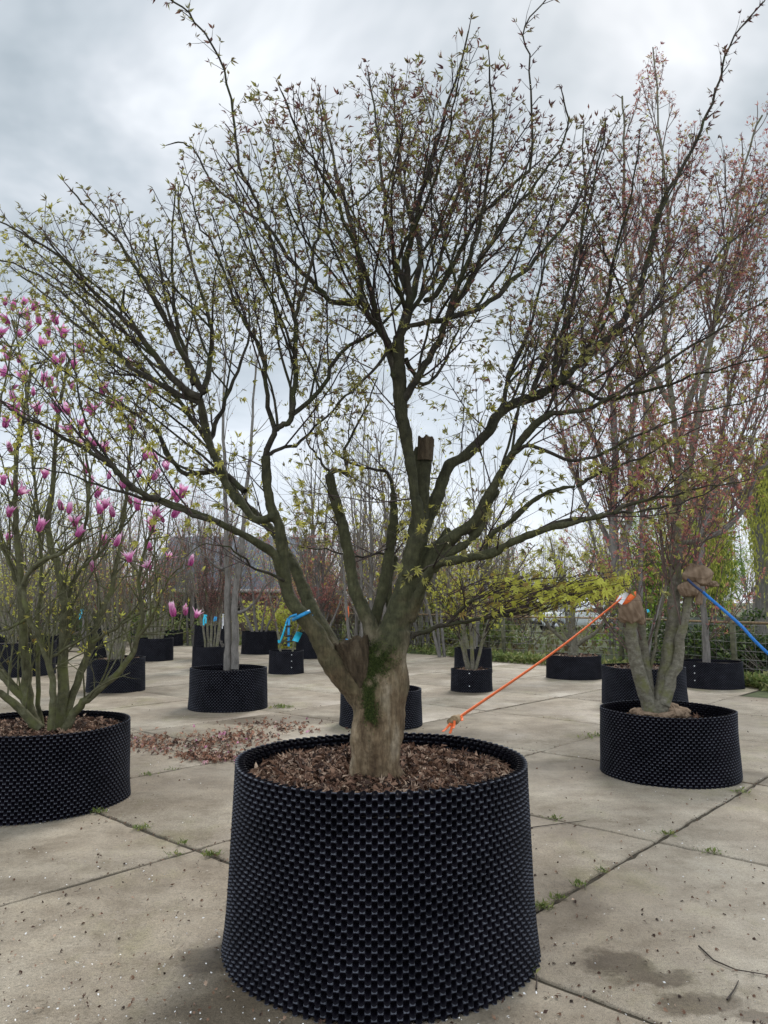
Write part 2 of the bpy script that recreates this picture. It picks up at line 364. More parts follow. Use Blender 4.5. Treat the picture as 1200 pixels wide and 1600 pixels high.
def pot_mat():
    m, t, b, o = newmat('black_dimpled_plastic'); n = noise(t, 6, 5, 0.65)
    r_ = ramp(t, n.outputs[0], [(0.3, (.0022, .0020, .0036)), (0.7, (.0055, .0045, .0075))])
    # bow-tie flats between the dimples: sky glint painted in as paler grey
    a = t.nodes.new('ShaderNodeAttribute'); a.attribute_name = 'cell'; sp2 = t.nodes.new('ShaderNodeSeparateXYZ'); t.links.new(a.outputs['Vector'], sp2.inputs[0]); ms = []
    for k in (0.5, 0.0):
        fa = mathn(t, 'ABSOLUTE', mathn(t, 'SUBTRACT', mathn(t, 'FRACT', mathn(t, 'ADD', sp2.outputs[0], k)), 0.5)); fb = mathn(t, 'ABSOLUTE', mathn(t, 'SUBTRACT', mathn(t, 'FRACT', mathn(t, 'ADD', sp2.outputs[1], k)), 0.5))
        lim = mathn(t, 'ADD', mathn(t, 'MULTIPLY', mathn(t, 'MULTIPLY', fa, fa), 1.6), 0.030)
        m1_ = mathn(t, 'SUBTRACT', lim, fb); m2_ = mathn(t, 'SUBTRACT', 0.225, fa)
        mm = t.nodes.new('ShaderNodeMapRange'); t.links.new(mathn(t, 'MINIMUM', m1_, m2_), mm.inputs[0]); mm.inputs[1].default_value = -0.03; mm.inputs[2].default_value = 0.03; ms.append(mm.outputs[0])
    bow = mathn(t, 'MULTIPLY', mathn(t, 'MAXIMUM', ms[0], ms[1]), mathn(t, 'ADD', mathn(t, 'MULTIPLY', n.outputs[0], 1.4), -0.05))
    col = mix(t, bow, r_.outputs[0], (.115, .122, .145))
    d = noise(t, 60, 3, 0.7); dr = ramp(t, d.outputs[0], [(0.70, (0, 0, 0)), (0.76, (1, 1, 1))])
    t.links.new(mix(t, mathn(t, 'MULTIPLY', dr.outputs[0], 0.35), col, (.05, .035, .028)), b.inputs['Base Color'])
    rr = ramp(t, n.outputs[0], [(0.3, (.40, .40, .40)), (0.7, (.55, .55, .55))]); t.links.new(rr.outputs[0], b.inputs['Roughness'])
    b.inputs['Specular IOR Level'].default_value = 0.045; return m
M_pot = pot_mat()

# ------------------------------------------------------------------ ground and paving
TH = R(48); D1 = (math.cos(TH), math.sin(TH)); D2 = (math.sin(TH), -math.cos(TH))   # D1 goes away to the right, D2 towards the right
S0, T0, SP = 2.83, -2.06, 2.04                    # joints: s = S0 + k SP (along D1), t = T0 + k SP (along D2)
def st2xy(s, t): return D1[0] * s + D2[0] * t, D1[1] * s + D2[1] * t
EDGE = [G(-500, 1003), G(300, 1006), G(660, 1022), G(800, 1036), G(1000, 1050), G(1200, 1078), G(1700, 1130)]
def beyond_edge(x, y):
    for a, b in zip(EDGE[:-1], EDGE[1:]):
        if a[0] <= x <= b[0]:
            f = (x - a[0]) / (b[0] - a[0]); return y > a[1] + f * (b[1] - a[1])
    return y > (EDGE[0][1] if x < EDGE[0][0] else EDGE[-1][1])
def ground_mat():
    m, t, b, o = newmat('rough_ground'); n = noise(t, 0.35, 6, 0.7); f = noise(t, 7, 6, 0.7)
    c = ramp(t, n.outputs[0], [(0.35, (.075, .055, .035)), (0.5, (.06, .07, .025)), (0.65, (.10, .13, .035))])
    t.links.new(mix(t, 0.6, c.outputs[0], ramp(t, f.outputs[0], [(0.3, (.5, .5, .5)), (0.7, (1.2, 1.2, 1.2))]).outputs[0], 'MULTIPLY'), b.inputs['Base Color'])
    b.inputs['Roughness'].default_value = 1; bump(t, b, f.outputs[0], 0.8, 0.05); return m
g = np.linspace(-1, 1, 60); gx, gy = np.meshgrid(np.sign(g) * np.abs(g) ** 2.5 * 900, np.sign(g) * np.abs(g) ** 2.5 * 900 + 20)
V = np.stack([gx, gy, np.full_like(gx, -0.02)], -1).reshape(-1, 3); ii = np.arange(3600).reshape(60, 60)
gr = link('ground', mesh('ground', V, [np.stack([ii[:-1, :-1], ii[:-1, 1:], ii[1:, 1:], ii[1:, :-1]], -1).reshape(-1, 4)]), ground_mat()); tag(gr, kind='structure')

def concrete_mat():
    m, t, b, o = newmat('worn_concrete')
    big = noise(t, 0.7, 8, 0.68); mid = noise(t, 3.6, 8, 0.75); fine = noise(t, 60, 5, 0.8); grain = noise(t, 260, 2, 0.6)
    c = ramp(t, big.outputs[0], [(0.3, (.172, .134, .094)), (0.46, (.232, .190, .141)), (0.6, (.30, .256, .198)), (0.75, (.365, .322, .262))])
    col = mix(t, 0.8, c.outputs[0], ramp(t, mid.outputs[0], [(0.30, (.50, .47, .42)), (0.42, (.80, .78, .75)), (0.5, (.97, .97, .97)), (0.66, (1.2, 1.2, 1.18))]).outputs[0], 'MULTIPLY')
    col = mix(t, 0.75, col, ramp(t, fine.outputs[0], [(0.34, (.35, .33, .30)), (0.44, (.92, .92, .92)), (0.62, (1.15, 1.15, 1.15)), (0.72, (1.5, 1.5, 1.5))]).outputs[0], 'MULTIPLY')
    col = mix(t, 0.8, col, ramp(t, grain.outputs[0], [(0.35, (.55, .54, .52)), (0.5, (1, 1, 1)), (0.65, (1.4, 1.4, 1.4))]).outputs[0], 'MULTIPLY')
    # greenish algae
    al = noise(t, 0.9, 5, 0.7, stretch=(1.3, .8, 1)); am = ramp(t, al.outputs[0], [(0.55, (0, 0, 0)), (0.72, (.6, .6, .6))])
    col = mix(t, am.outputs[0], col, mix(t, 1.0, col, (.78, .84, .52), 'MULTIPLY'))
    a = t.nodes.new('ShaderNodeAttribute'); a.attribute_name = 'tone'
    col = mix(t, 1.0, col, ramp(t, a.outputs['Fac'], [(0, (.86, .85, .83)), (1, (1.1, 1.1, 1.1))]).outputs[0], 'MULTIPLY')
    # damp stains with their own places: (x, y, radius x, radius y)
    tc_ = t.nodes.new('ShaderNodeTexCoord'); warp = noise(t, 5, 6, 0.7)
    sub = t.nodes.new('ShaderNodeVectorMath'); sub.operation = 'SUBTRACT'; t.links.new(warp.outputs['Color'], sub.inputs[0]); sub.inputs[1].default_value = (.5, .5, .5)
    scl = t.nodes.new('ShaderNodeVectorMath'); scl.operation = 'SCALE'; t.links.new(sub.outputs[0], scl.inputs[0]); scl.inputs['Scale'].default_value = 0.32
    ad = t.nodes.new('ShaderNodeVectorMath'); t.links.new(tc_.outputs['Object'], ad.inputs[0]); t.links.new(scl.outputs[0], ad.inputs[1])
    tot = None
    for (u, v, rx, ry, k) in STAINS:
        p = G(u, v); s_ = t.nodes.new('ShaderNodeVectorMath'); s_.operation = 'SUBTRACT'; t.links.new(ad.outputs[0], s_.inputs[0]); s_.inputs[1].default_value = (p[0], p[1], 0)
        d_ = t.nodes.new('ShaderNodeVectorMath'); d_.operation = 'DIVIDE'; t.links.new(s_.outputs[0], d_.inputs[0]); d_.inputs[1].default_value = (rx, ry, 1)
        l = t.nodes.new('ShaderNodeVectorMath'); l.operation = 'LENGTH'; t.links.new(d_.outputs[0], l.inputs[0])
        r_ = t.nodes.new('ShaderNodeMapRange'); t.links.new(l.outputs['Value'], r_.inputs[0]); r_.inputs[1].default_value = 1.1; r_.inputs[2].default_value = 0.65
        r_.inputs[3].default_value = 0; r_.inputs[4].default_value = k
        tot = r_.outputs[0] if tot is None else mathn(t, 'MAXIMUM', tot, r_.outputs[0])
    col = mix(t, tot, col, mix(t, 1.0, col, (.33, .29, .24), 'MULTIPLY'))
    t.links.new(col, b.inputs['Base Color'])
    wet = noise(t, 0.8, 4, 0.6); wr = ramp(t, wet.outputs[0], [(0.42, (.78, .78, .78)), (0.66, (.48, .48, .48))])
    t.links.new(mathn(t, 'SUBTRACT', wr.outputs[0], mathn(t, 'MULTIPLY', tot, 0.06)), b.inputs['Roughness'])
    b.inputs['Specular IOR Level'].default_value = 0.35
    h = mathn(t, 'ADD', mathn(t, 'MULTIPLY', fine.outputs[0], 0.6), mathn(t, 'MULTIPLY', grain.outputs[0], 0.5)); bump(t, b, h, 0.35, 0.006)
    return m
STAINS = [(420, 1570, .42, .30, .75), (335, 1500, .20, .14, .8), (900, 1195, .75, .28, .6), (1160, 1215, .35, .35, .75), (965, 1503, .17, .12, .95), (1015, 1525, .17, .09, .9), (1095, 1570, .2, .08, .85), (1190, 1590, .12, .06, .9),
          (700, 1150, .9, .5, .65), (440, 1125, 1.3, .45, .7), (300, 1165, .8, .4, .35), (230, 1150, .9, .6, .35), (720, 1085, .55, .25, .5), (900, 1058, .6, .3, .5), (200, 1085, .9, .4, .6),
          (270, 1115, .6, .7, .35), (760, 1370, .4, .9, .3), (855, 1400, .3, .5, .55), (30, 1200, 1.4, .5, .2), (960, 1110, .4, .3, .5), (60, 1385, .7, .18, .3)]
V = []; Q = []; TN = []
for i in range(-3, 26):
    for j in range(-16, 16):
        s0, s1 = S0 + i * SP, S0 + (i + 1) * SP; t0, t1 = T0 + j * SP, T0 + (j + 1) * SP
        cxy = st2xy((s0 + s1) / 2, (t0 + t1) / 2)
        if cxy[1] < -1 or beyond_edge(*cxy) or abs(cxy[0]) > cxy[1] * 0.9 + 6: continue
        near = math.hypot(*cxy) < 9; gap = 0.013; n = 22 if near else 4
        dz = random.uniform(-.005, .005); ed = []
        for k in range(n): ed.append((s0 + gap, t0 + gap + (SP - 2 * gap) * k / n, 0))
        for k in range(n): ed.append((s0 + gap + (SP - 2 * gap) * k / n, t1 - gap, 1))
        for k in range(n): ed.append((s1 - gap, t1 - gap - (SP - 2 * gap) * k / n, 0))
        for k in range(n): ed.append((s1 - gap - (SP - 2 * gap) * k / n, t0 + gap, 1))
        b0 = len(V); m_ = len(ed); cs, ct = (s0 + s1) / 2, (t0 + t1) / 2; tn = random.random()
        jj = [random.choice((random.uniform(-.006, .006), random.uniform(-.004, .014))) if near else 0 for _ in ed]
        for (inn, z) in ((0, -0.07), (0, dz - 0.006), (0.008, dz)):
            for (s, t), jt in zip([(e[0], e[1]) for e in ed], jj):
                k1 = 1 - (inn + jt) / (SP / 2); x, y = st2xy(cs + (s - cs) * k1, ct + (t - ct) * k1); V.append((x, y, z)); TN.append(tn)
        x, y = st2xy(cs, ct); V.append((x, y, dz)); TN.append(tn)
        for k in range(m_):
            k2 = (k + 1) % m_
            Q.append((b0 + k, b0 + m_ + k, b0 + m_ + k2, b0 + k2)); Q.append((b0 + m_ + k, b0 + 2 * m_ + k, b0 + 2 * m_ + k2, b0 + m_ + k2))
            Q.append((b0 + 2 * m_ + k, b0 + 3 * m_, b0 + 2 * m_ + k2, b0 + 2 * m_ + k2)[:4])
Qa = np.array(Q); deg = Qa[:, 2] == Qa[:, 3]
pv = link('paving', mesh('paving', V, [Qa[~deg], Qa[deg][:, :3]], False, TN), concrete_mat()); tag(pv, kind='structure')
# packed soil in the joints
V = []; Q = []
def strip(a, b, w_, z):
    d = (b[0] - a[0], b[1] - a[1]); l = math.hypot(*d); n_ = (-d[1] / l * w_, d[0] / l * w_); k = len(V)
    V.extend([(a[0] - n_[0], a[1] - n_[1], z), (b[0] - n_[0], b[1] - n_[1], z), (b[0] + n_[0], b[1] + n_[1], z), (a[0] + n_[0], a[1] + n_[1], z)]); Q.append((k, k + 1, k + 2, k + 3))
V = []
for i in range(-3, 14): strip(st2xy(S0 + i * SP, T0 - 10 * SP), st2xy(S0 + i * SP, T0 + 10 * SP), 0.02, -0.012)
for j in range(-10, 10): strip(st2xy(S0 - 3 * SP, T0 + j * SP), st2xy(S0 + 12 * SP, T0 + j * SP), 0.02, -0.0125)
Q = np.arange(len(V)).reshape(-1, 4)
js = link('joint_soil', mesh('joint_soil', V, [Q]), plain('joint_dirt', (.045, .035, .022), 1, 0.5, 12)); tag(js, kind='structure')

# ------------------------------------------------------------------ pots
def fnoise(x, y, s=0):
    return (math.sin(x * 1.7 + s) + math.sin(y * 2.3 + s * 1.3) + math.sin((x + y) * 1.1 + 2 * s)) / 3
POTS = {}
def make_pot(key, spec, label, soil=0.07, spp=4, period=0.044, flare=0.03, amp=0.015, mulch=0, top=None, heap=0.0, soilmat=None):
    X, Y, r, h = fit_pot(*spec) if len(spec) == 4 and top is None else spec
    root = empty('tree_pot', (X, Y, 0), label, 'plant pot', 'black dimpled tree pots on the paving')
    nc = max(20, round(2 * math.pi * r / period)); nr = max(4, round(h / (period * 0.98)))
    nu = nc * spp; nv = nr * spp + 1
    th = np.arange(nu) * 2 * np.pi / nu + np.pi / 2; vz = np.arange(nv) / (nv - 1)
    TH_, VZ = np.meshgrid(th, vz, indexing='ij')
    cu = np.cos((TH_ - np.pi / 2) * nc); cv = np.cos(VZ * nr * 2 * np.pi); hh = cu * cv
    sm = np.clip((-.04 - hh) / .55, 0, 1); sm = sm * sm * (3 - 2 * sm); hh = .42 * np.clip(hh * 1.6, 0, 1) + .15 - 1.6 * sm
    s = random.uniform(0, 6)
    rb = r * (1 + flare * (1 - VZ) ** 2.2 + 0.006 * np.sin(2 * TH_ + s) + 0.006 * np.sin(5 * TH_ + s * 2) * (1 - VZ) + 0.004 * np.sin(9 * TH_ + 7 * VZ + s))
    zt = h * VZ + 0.004 * np.sin(3 * TH_ + s) * VZ
    outr = rb + amp * hh; VV = [];
    for rr in (outr, outr - 0.007):
        VV.append(np.stack([X + rr * np.cos(TH_), Y + rr * np.sin(TH_), zt], -1).reshape(-1, 3))
    i0 = np.arange(nu * nv).reshape(nu, nv); i1 = i0 + nu * nv; a = np.roll(i0, -1, 0); b = np.roll(i1, -1, 0)
    Q = [np.stack([i0[:, :-1], a[:, :-1], a[:, 1:], i0[:, 1:]], -1).reshape(-1, 4), np.stack([i1[:, :-1], i1[:, 1:], b[:, 1:], b[:, :-1]], -1).reshape(-1, 4),
         np.stack([i0[:, -1], a[:, -1], b[:, -1], i1[:, -1]], -1)]
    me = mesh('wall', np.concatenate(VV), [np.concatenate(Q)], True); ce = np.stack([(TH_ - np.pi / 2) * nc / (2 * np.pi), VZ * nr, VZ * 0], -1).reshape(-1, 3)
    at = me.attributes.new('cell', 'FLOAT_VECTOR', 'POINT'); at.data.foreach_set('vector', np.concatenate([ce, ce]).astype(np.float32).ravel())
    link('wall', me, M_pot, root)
    # soil disc, gently heaped
    zs = h - soil; V = [(X, Y, zs + heap)]; nr2 = 10; na = 48
    for i in range(1, nr2 + 1):
        q = i / nr2
        for k in range(na):
            aa = k * 2 * math.pi / na; rr = (r - 0.004) * q
            V.append((X + rr * math.cos(aa), Y + rr * math.sin(aa), zs + heap * (1 - q * q) + 0.012 * fnoise(rr * 9 * math.cos(aa), rr * 9 * math.sin(aa), s)))
    Tt = [(0, 1 + k, 1 + (k + 1) % na) for k in range(na)]
    Qq = [(1 + i * na + k, 1 + (i + 1) * na + k, 1 + (i + 1) * na + (k + 1) % na, 1 + i * na + (k + 1) % na) for i in range(nr2 - 1) for k in range(na)]
    link('soil', mesh('soil', V, [np.array(Tt), np.array(Qq)], True), soilmat or M_soil, root)
    if mulch:
        nd = []
        for _ in range(mulch):
            q = math.sqrt(random.random()); aa = random.random() * 6.283; rr = (r - 0.065) * q
            nd.append(((X + rr * math.cos(aa), Y + rr * math.sin(aa), zs + heap * (1 - q * q) + random.uniform(0, .028)), (math.cos(aa * 7 + q * 30), math.sin(aa * 7 + q * 30), random.gauss(0, .25))))
        o = leaves('leaf_mulch', [merge([turn(lance(1, .5, .22, .15), 0, 0)]), merge([turn(lance(1, .28, .1, .3), .1, .1)]), LF_PALM[0]], nd, 0.041 if r > .6 else .055, M_mulch, root, 0.3)
        tag(o, kind='stuff')
    POTS[key] = (X, Y, r, h, zs); return root

make_pot('main', (-.012, 3.60, .66, .797), 'largest black dimpled pot in the foreground, mulched, holding the big spreading maple', .085, 10, flare=.055, mulch=13000, top=1, heap=0.02, amp=.018)
make_pot('left', (-97, 202, 1290, 1152), 'big black dimpled pot cut off by the left edge, holding the pink magnolia', .07, 8, mulch=3500)
make_pot('right', (938, 1151, 1233, 1122), 'black dimpled pot at the right holding the trunks with burlap wrapped stubs', .13, 8, flare=.03, mulch=300)
make_pot('a', (137, 227, 1084, 1030), 'medium black pot between the magnolia and the grey double trunk tree', .06, 5, mulch=300)
make_pot('b', (297, 417, 1114, 1048), 'black dimpled pot holding the grey double trunk tree, left of the main trunk', .10, 6)
make_pot('c', (533, 658, 1142, 1083), 'empty looking black pot half hidden right behind the main trunk', .12, 6)
make_pot('d', (421, 474, 1054, 1018), 'small black pot under the blue tags', .05, 4)
make_pot('e', (705, 768, 1083, 1047), 'small black pot with pale slim stems, front of two right of the main trunk', .04, 5, mulch=200)
make_pot('f', (710, 768, 1053, 1014), 'small black pot directly behind the small pot with pale slim stems', .06, 4)
make_pot('g', (854, 939, 1063, 1026), 'wide black pot in front of the white car holding a short gnarled tree', .03, 4, mulch=300)
make_pot('h', (1066, 1160, 1078, 1036), 'wide black pot by the dark hedge at the far right', .06, 4)
make_pot('i', (940, 1071, 1108, 1046), 'black pot directly behind the pot with the burlap wrapped trunks', .04, 6, mulch=300)
make_pot('j', (378, 434, 1023, 987), 'black pot under the barn roof, left of the blue tags', .05, 4)
make_pot('k', (301, 351, 1047, 1011), 'black pot behind the rim of the grey double trunk tree pot', .05, 4)
make_pot('k2', (304, 352, 1032, 978), 'taller black pot standing behind the others left of the grey trunk', .05, 4)
make_pot('l', (463, 502, 1030, 988), 'black pot half hidden behind the small pot with blue tags', .05, 4)
make_pot('m', (212, 271, 1034, 998), 'black pot far back holding pale stems, right of the magnolia', .05, 4)
make_pot('n', (254, 286, 1010, 985), 'smallest far black pot below the pink flowers', .05, 4)
make_pot('o', (-46, 88, 1060, 1006), 'wide black pot behind the magnolia stems at the left edge', .05, 4)
make_pot('p', (-50, 23, 1046, 995), 'black pot behind the wide pot at the very left edge', .05, 4)
make_pot('p2', (40, 97, 1040, 994), 'black pot behind the magnolia stems, right of the left edge pots', .05, 4)
make_pot('q', (140, 172, 1030, 982), 'narrow black pot behind the magnolia, left of the pale stems', .05, 4)

for key, n_ in (('e', 2), ('d', 3), ('h', 3)):
    X, Y, r, h, zs = POTS[key]; root = [o for o in COL.objects if o.name.startswith('tree_pot') and abs(o.location[0] - X) < 1e-4 and abs(o.location[1] - Y) < 1e-4][0]
    a = math.atan2(-Y, -X) + {'e': -.1, 'd': .3, 'h': -.6, 'main': .30, 'left': -.2, 'right': .1}[key]
    for k in range(n_):
        z = h * (.85 - .55 * k / max(1, n_ - 1) * (1 if n_ > 1 else 0)); rr = r * (1 + .03 * (1 - z / h) ** 2.2) + .008
        T = Tubes(); q = (X + rr * math.cos(a), Y + rr * math.sin(a), z); q2 = (X + (rr + .014) * math.cos(a), Y + (rr + .014) * math.sin(a), z); T.add([q, q2], [.009 if key in ('main', 'left', 'right') else X*0+.010, .007 if key in ('main', 'left', 'right') else .008], 8); T.obj('bolt', M_white, root, True)

# ------------------------------------------------------------------ traced limbs
def limb(T, Y0, r0, r1, dy0, dy1, pts, k=8, n=4, jag=0.0):
    """pts in photo px; returns sampled 3-D nodes [(p, r, tangent)]"""
    m = len(pts); L = [0]
    for a, b in zip(pts[:-1], pts[1:]): L.append(L[-1] + math.hypot(a[0] - b[0], a[1] - b[1]))
    rows = []
    for i, (u, v) in enumerate(pts):
        f = L[i] / L[-1]; Y = Y0 + dy0 + (dy1 - dy0) * f
        p = P(u, v, Y); rows.append((*p, (r1 * .75 + (r0 - r1 * .75) * (1 - f) ** 1.35) / F * Y))
    s = catmull(rows, n); PP = [tuple(q[:3] + (RS.normal(0, jag, 3) if jag else 0)) for q in s]; RR = [max(0.0012, q[3]) for q in s]
    T.add(PP, RR, k); out = []
    for i in range(len(PP)):
        a = PP[max(0, i - 1)]; b = PP[min(len(PP) - 1, i + 1)]
        out.append((PP[i], RR[i], norm((b[0] - a[0], b[1] - a[1], b[2] - a[2]))))
    return out
SLACK = [0.0]
def envfn(poly, slack=12):
    us = [q[0] for q in poly]; vs = [q[1] for q in poly]
    def f(p):
        u, v = proj(*p)
        if u < us[0] or u > us[-1]: return False
        return v < np_interp(u, us, vs) + SLACK[0]
    return f
def np_interp(x, xs, ys):
    for i in range(len(xs) - 1):
        if x <= xs[i + 1]: return ys[i] + (ys[i + 1] - ys[i]) * (x - xs[i]) / (xs[i + 1] - xs[i])
    return ys[-1]
def shoots(T, NO, nodes, q, spacing, axis, f0=0.15, lenr=(0.5, 1.1), out=0.45, along=0.45, up=0.75, spread=0.3, rmax=0.007):
    """spawn ascending shoots along a traced limb"""
    acc = spacing * random.random(); n = len(nodes)
    for i in range(1, n):
        a, b = nodes[i - 1][0], nodes[i][0]; seg = math.dist(a, b); acc -= seg
        if i / n < f0: continue
        while acc <= 0:
            acc += spacing * random.uniform(0.6, 1.4); f = random.random()
            p = tuple(a[k] + (b[k] - a[k]) * f for k in range(3)); r = nodes[i][1]; t = nodes[i][2]
            ox, oy = p[0] - axis[0], p[1] - axis[1]; l = math.hypot(ox, oy) + 1e-6; ow = out * min(1, l / 0.8)
            d = norm((ox / l * ow + t[0] * along + random.gauss(0, spread), oy / l * ow + t[1] * along + random.gauss(0, spread), up + t[2] * along + random.gauss(0, spread * .5)))
            fr = i / n; SLACK[0] = abs(random.gauss(0, 75)) - 18
            grow(T, NO, p, d, random.uniform(*lenr) * (1.1 - 0.45 * fr), min(rmax, r * 0.6), 0, q)

# ---- the main maple
Y0 = 3.47
ax = P(600, 1000, Y0)
MT = empty('maple_tree', (ax[0], Y0, POTS['main'][4]), 'large multi-limbed maple with mossy trunk and young leaves, in the big foreground pot', 'tree')
TK = Tubes()
def thick(pts, dy0=0, dy1=0, k=14):
    """pts (u, v, rpx[, dy])"""
    m = len(pts); rows = []
    for i, q in enumerate(pts):
        Y = Y0 + (q[3] if len(q) > 3 else dy0 + (dy1 - dy0) * i / (m - 1)); rows.append((*P(q[0], q[1], Y), q[2] * (.86 if q[1] < 1035 else .88) / F * Y))
    s = catmull(rows, 6); PP = [tuple(q[:3]) for q in s]; RR = [q[3] for q in s]; TK.add(PP, RR, k)
    return [(PP[i], RR[i], norm(tuple(PP[min(i + 1, len(PP) - 1)][c] - PP[max(i - 1, 0)][c] for c in range(3)))) for i in range(len(PP))]
thick([(590, 1262, 47), (590, 1228, 44), (591, 1195, 42), (592, 1150, 42), (592, 1110, 43), (598, 1070, 42), (604, 1030, 38), (613, 1000, 31), (622, 965, 25), (634, 925, 22), (642, 890, 20), (648, 855, 18), (655, 815, 17), (658, 780, 15), (662, 740, 13), (665, 684, 12)])
thick([(614, 1262, 30), (612, 1230, 25), (612, 1190, 21), (614, 1100, 21), (617, 1040, 20), (624, 985, 18)], -.045, -.03)
thick([(640, 1275, 20), (630, 1240, 16), (624, 1200, 10)], -.03, 0)
thick([(535, 1275, 18), (550, 1242, 15), (560, 1205, 10)], -.02, 0)
thick([(566, 1262, 29), (568, 1228, 23), (567, 1170, 18), (569, 1110, 20)], -.055, -.03)
thick([(580, 1135, 26), (563, 1095, 23), (534, 1062, 21), (514, 1028, 19), (499, 997, 17), (480, 972, 14.5), (462, 950, 12.5)], 0, -.06)
LA = thick([(462, 950, 13), (449, 925, 12), (443, 890, 11), (441, 855, 10.5), (436, 820, 10), (424, 795, 10), (420, 775, 10), (416, 745, 9), (415, 712, 9)], -.06, -.1)
LB = thick([(520, 1020, 18), (503, 985, 17), (488, 955, 14), (476, 925, 12), (462, 890, 11), (448, 865, 10), (430, 835, 9), (405, 808, 8), (375, 780, 7.5), (350, 740, 7), (330, 700, 7)], .06, .35)
thick([(446, 915, 11), (438, 888, 10), (427, 865, 9), (402, 847, 8), (372, 832, 7), (343, 817, 6.5), (300, 800, 6), (250, 780, 5)], -.06, -.3)
LC = thick([(430, 808, 9), (400, 812, 8), (380, 790, 8), (360, 767, 8), (343, 730, 8), (330, 700, 8), (320, 660, 8), (313, 622, 8)], -.1, -.1)
# (the sawn stub is a part of its own, below)
#                 # sawn stub
MS1 = thick([(590, 1050, 24), (586, 1010, 18), (577, 975, 14), (566, 950, 12.5), (552, 915, 11.5), (546, 875, 11), (538, 830, 10), (530, 800, 10), (521, 768, 10), (514, 740, 9)], .02, .1)
MS2 = thick([(590, 1010, 14), (583, 975, 12), (592, 945, 11), (600, 915, 11), (607, 875, 10), (612, 840, 9), (616, 800, 8), (615, 770, 7)], .1, .2)
thick([(622, 980, 12), (612, 950, 8), (606, 915, 7), (612, 890, 6), (618, 870, 5)], .12, .25)
C1 = thick([(640, 900, 14), (644, 868, 13), (655, 832, 12), (655, 805, 10), (648, 768, 9), (641, 725, 9.5), (635, 685, 11), (627, 640, 13), (624, 600, 13), (622, 560, 12), (623, 525, 11)], -.06, -.12)
thick([(655, 700, 8), (645, 730, 8), (648, 780, 9)], .0, .0)
thick([(655, 880, 16), (668, 868, 15), (682, 858, 14), (694, 840, 9), (700, 825, 4)], .02, .0)                       # knob
R1 = thick([(655, 850, 13), (664, 822, 12), (683, 777, 11.5), (701, 729, 11), (727, 712, 10), (761, 677, 9.5), (779, 647, 9), (805, 630, 9), (831, 621, 9), (865, 604, 8), (900, 573, 7), (935, 540, 6)], 0, .35)
R2 = thick([(662, 890, 14), (683, 860, 12), (709, 838, 11), (740, 816, 10.5), (757, 786, 9.5), (779, 747, 8.5), (800, 710, 7.5), (830, 670, 6.5), (862, 645, 6)], 0, -.25)
R3 = thick([(640, 970, 11), (655, 930, 10), (668, 900, 9), (685, 882, 8), (727, 872, 7.5), (770, 864, 7.5), (800, 847, 7), (843, 830, 6), (900, 816, 5), (960, 800, 4)], -.02, -.5)
thick([(676, 892, 9), (692, 872, 8), (727, 850, 7.5), (745, 832, 7), (757, 803, 6.5), (776, 765, 5)], -.05, -.1)
thick([(757, 860, 5), (770, 833, 5), (796, 816, 5), (835, 781, 4.5), (870, 765, 4), (900, 760, 3.5)], -.2, -.35)
TV, TF = TK.arrays(True)
wz = np.clip((1.30 - TV[:, 2]) / .2, 0, 1)[:, None]; X_, Y_, Z_ = TV.T     # gentle folds and hollows in the lower trunk only
TV = TV + wz * np.stack([.012 * np.sin(11 * Z_ + 6 * Y_) + .006 * np.sin(27 * Z_ + 14 * X_), .016 * np.sin(9 * Z_ + 17 * X_ + 2) + .007 * np.sin(31 * X_ - 12 * Z_), 0 * Z_], 1)
trunk = link('trunk', mesh('trunk', TV, TF, True), M_trunk, MT)
def stub(name, base, top, rb, rt, seed, hollow=.02):
    rnd = random.Random(seed); a = Vector(base); b = Vector(top); d = (b - a).normalized(); u, w_ = perp(tuple(d)); u = Vector(u); w_ = Vector(w_); n, m = 96, 30; V = []; ph = [rnd.uniform(0, 6) for _ in range(5)]
    rim = [0.005 * math.sin(3 * k * 6.283 / n + ph[0]) + .005 * math.sin(7 * k * 6.283 / n + ph[1]) + rnd.uniform(-.004, .004) for k in range(n)]
    def rad(f, t): return (rb + (rt - rb) * f) * (1 + .05 * math.sin(3 * t + ph[2] + f * 2) + .035 * math.sin(8 * t + ph[3] + f * 3) + .02 * math.sin(17 * t + ph[4]))
    for i in range(m + 1):
        f = i / m
        for k in range(n):
            t = k * 2 * math.pi / n; V.append(tuple(a + (b - a) * f + d * rim[k] * f ** 4 + (u * math.cos(t) + w_ * math.sin(t)) * rad(f, t)))
    for q, dz in ((.93, -.002), (.86, -hollow * .5), (.6, -hollow), (.3, -hollow * 1.1)):
        for k in range(n):
            t = k * 2 * math.pi / n; V.append(tuple(b + d * (rim[k] * q + dz + rnd.uniform(-.003, .003)) + (u * math.cos(t) + w_ * math.sin(t)) * rad(1, t) * q))
    V.append(tuple(b - d * hollow)); R_ = m + 1 + 4
    Q = [(i * n + k, i * n + (k + 1) % n, (i + 1) * n + (k + 1) % n, (i + 1) * n + k) for i in range(R_ - 1) for k in range(n)]; T3 = [((R_ - 1) * n + k, (R_ - 1) * n + (k + 1) % n, R_ * n) for k in range(n)]
    return link(name, mesh(name, V, [np.array(Q), np.array(T3)], False), M_stub, MT)
M_stub = bark('weathered_cut_wood', [(0.3, (.025, .017, .010)), (0.5, (.075, .052, .031)), (0.7, (.13, .10, .065))], 26, (1, 1, .3), bs=1, bd=.012, moss=(.06, .065, .02), mossamt=(.55, .68))
stub('cut_stub', P(569, 1070, Y0 - .01), P(549, 1000, Y0 - .02), .062, .076, 3)
stub('cut_stub', P(664, 720, Y0 - .01), P(665, 684, Y0 - .01), .036, .037, 5, .008)
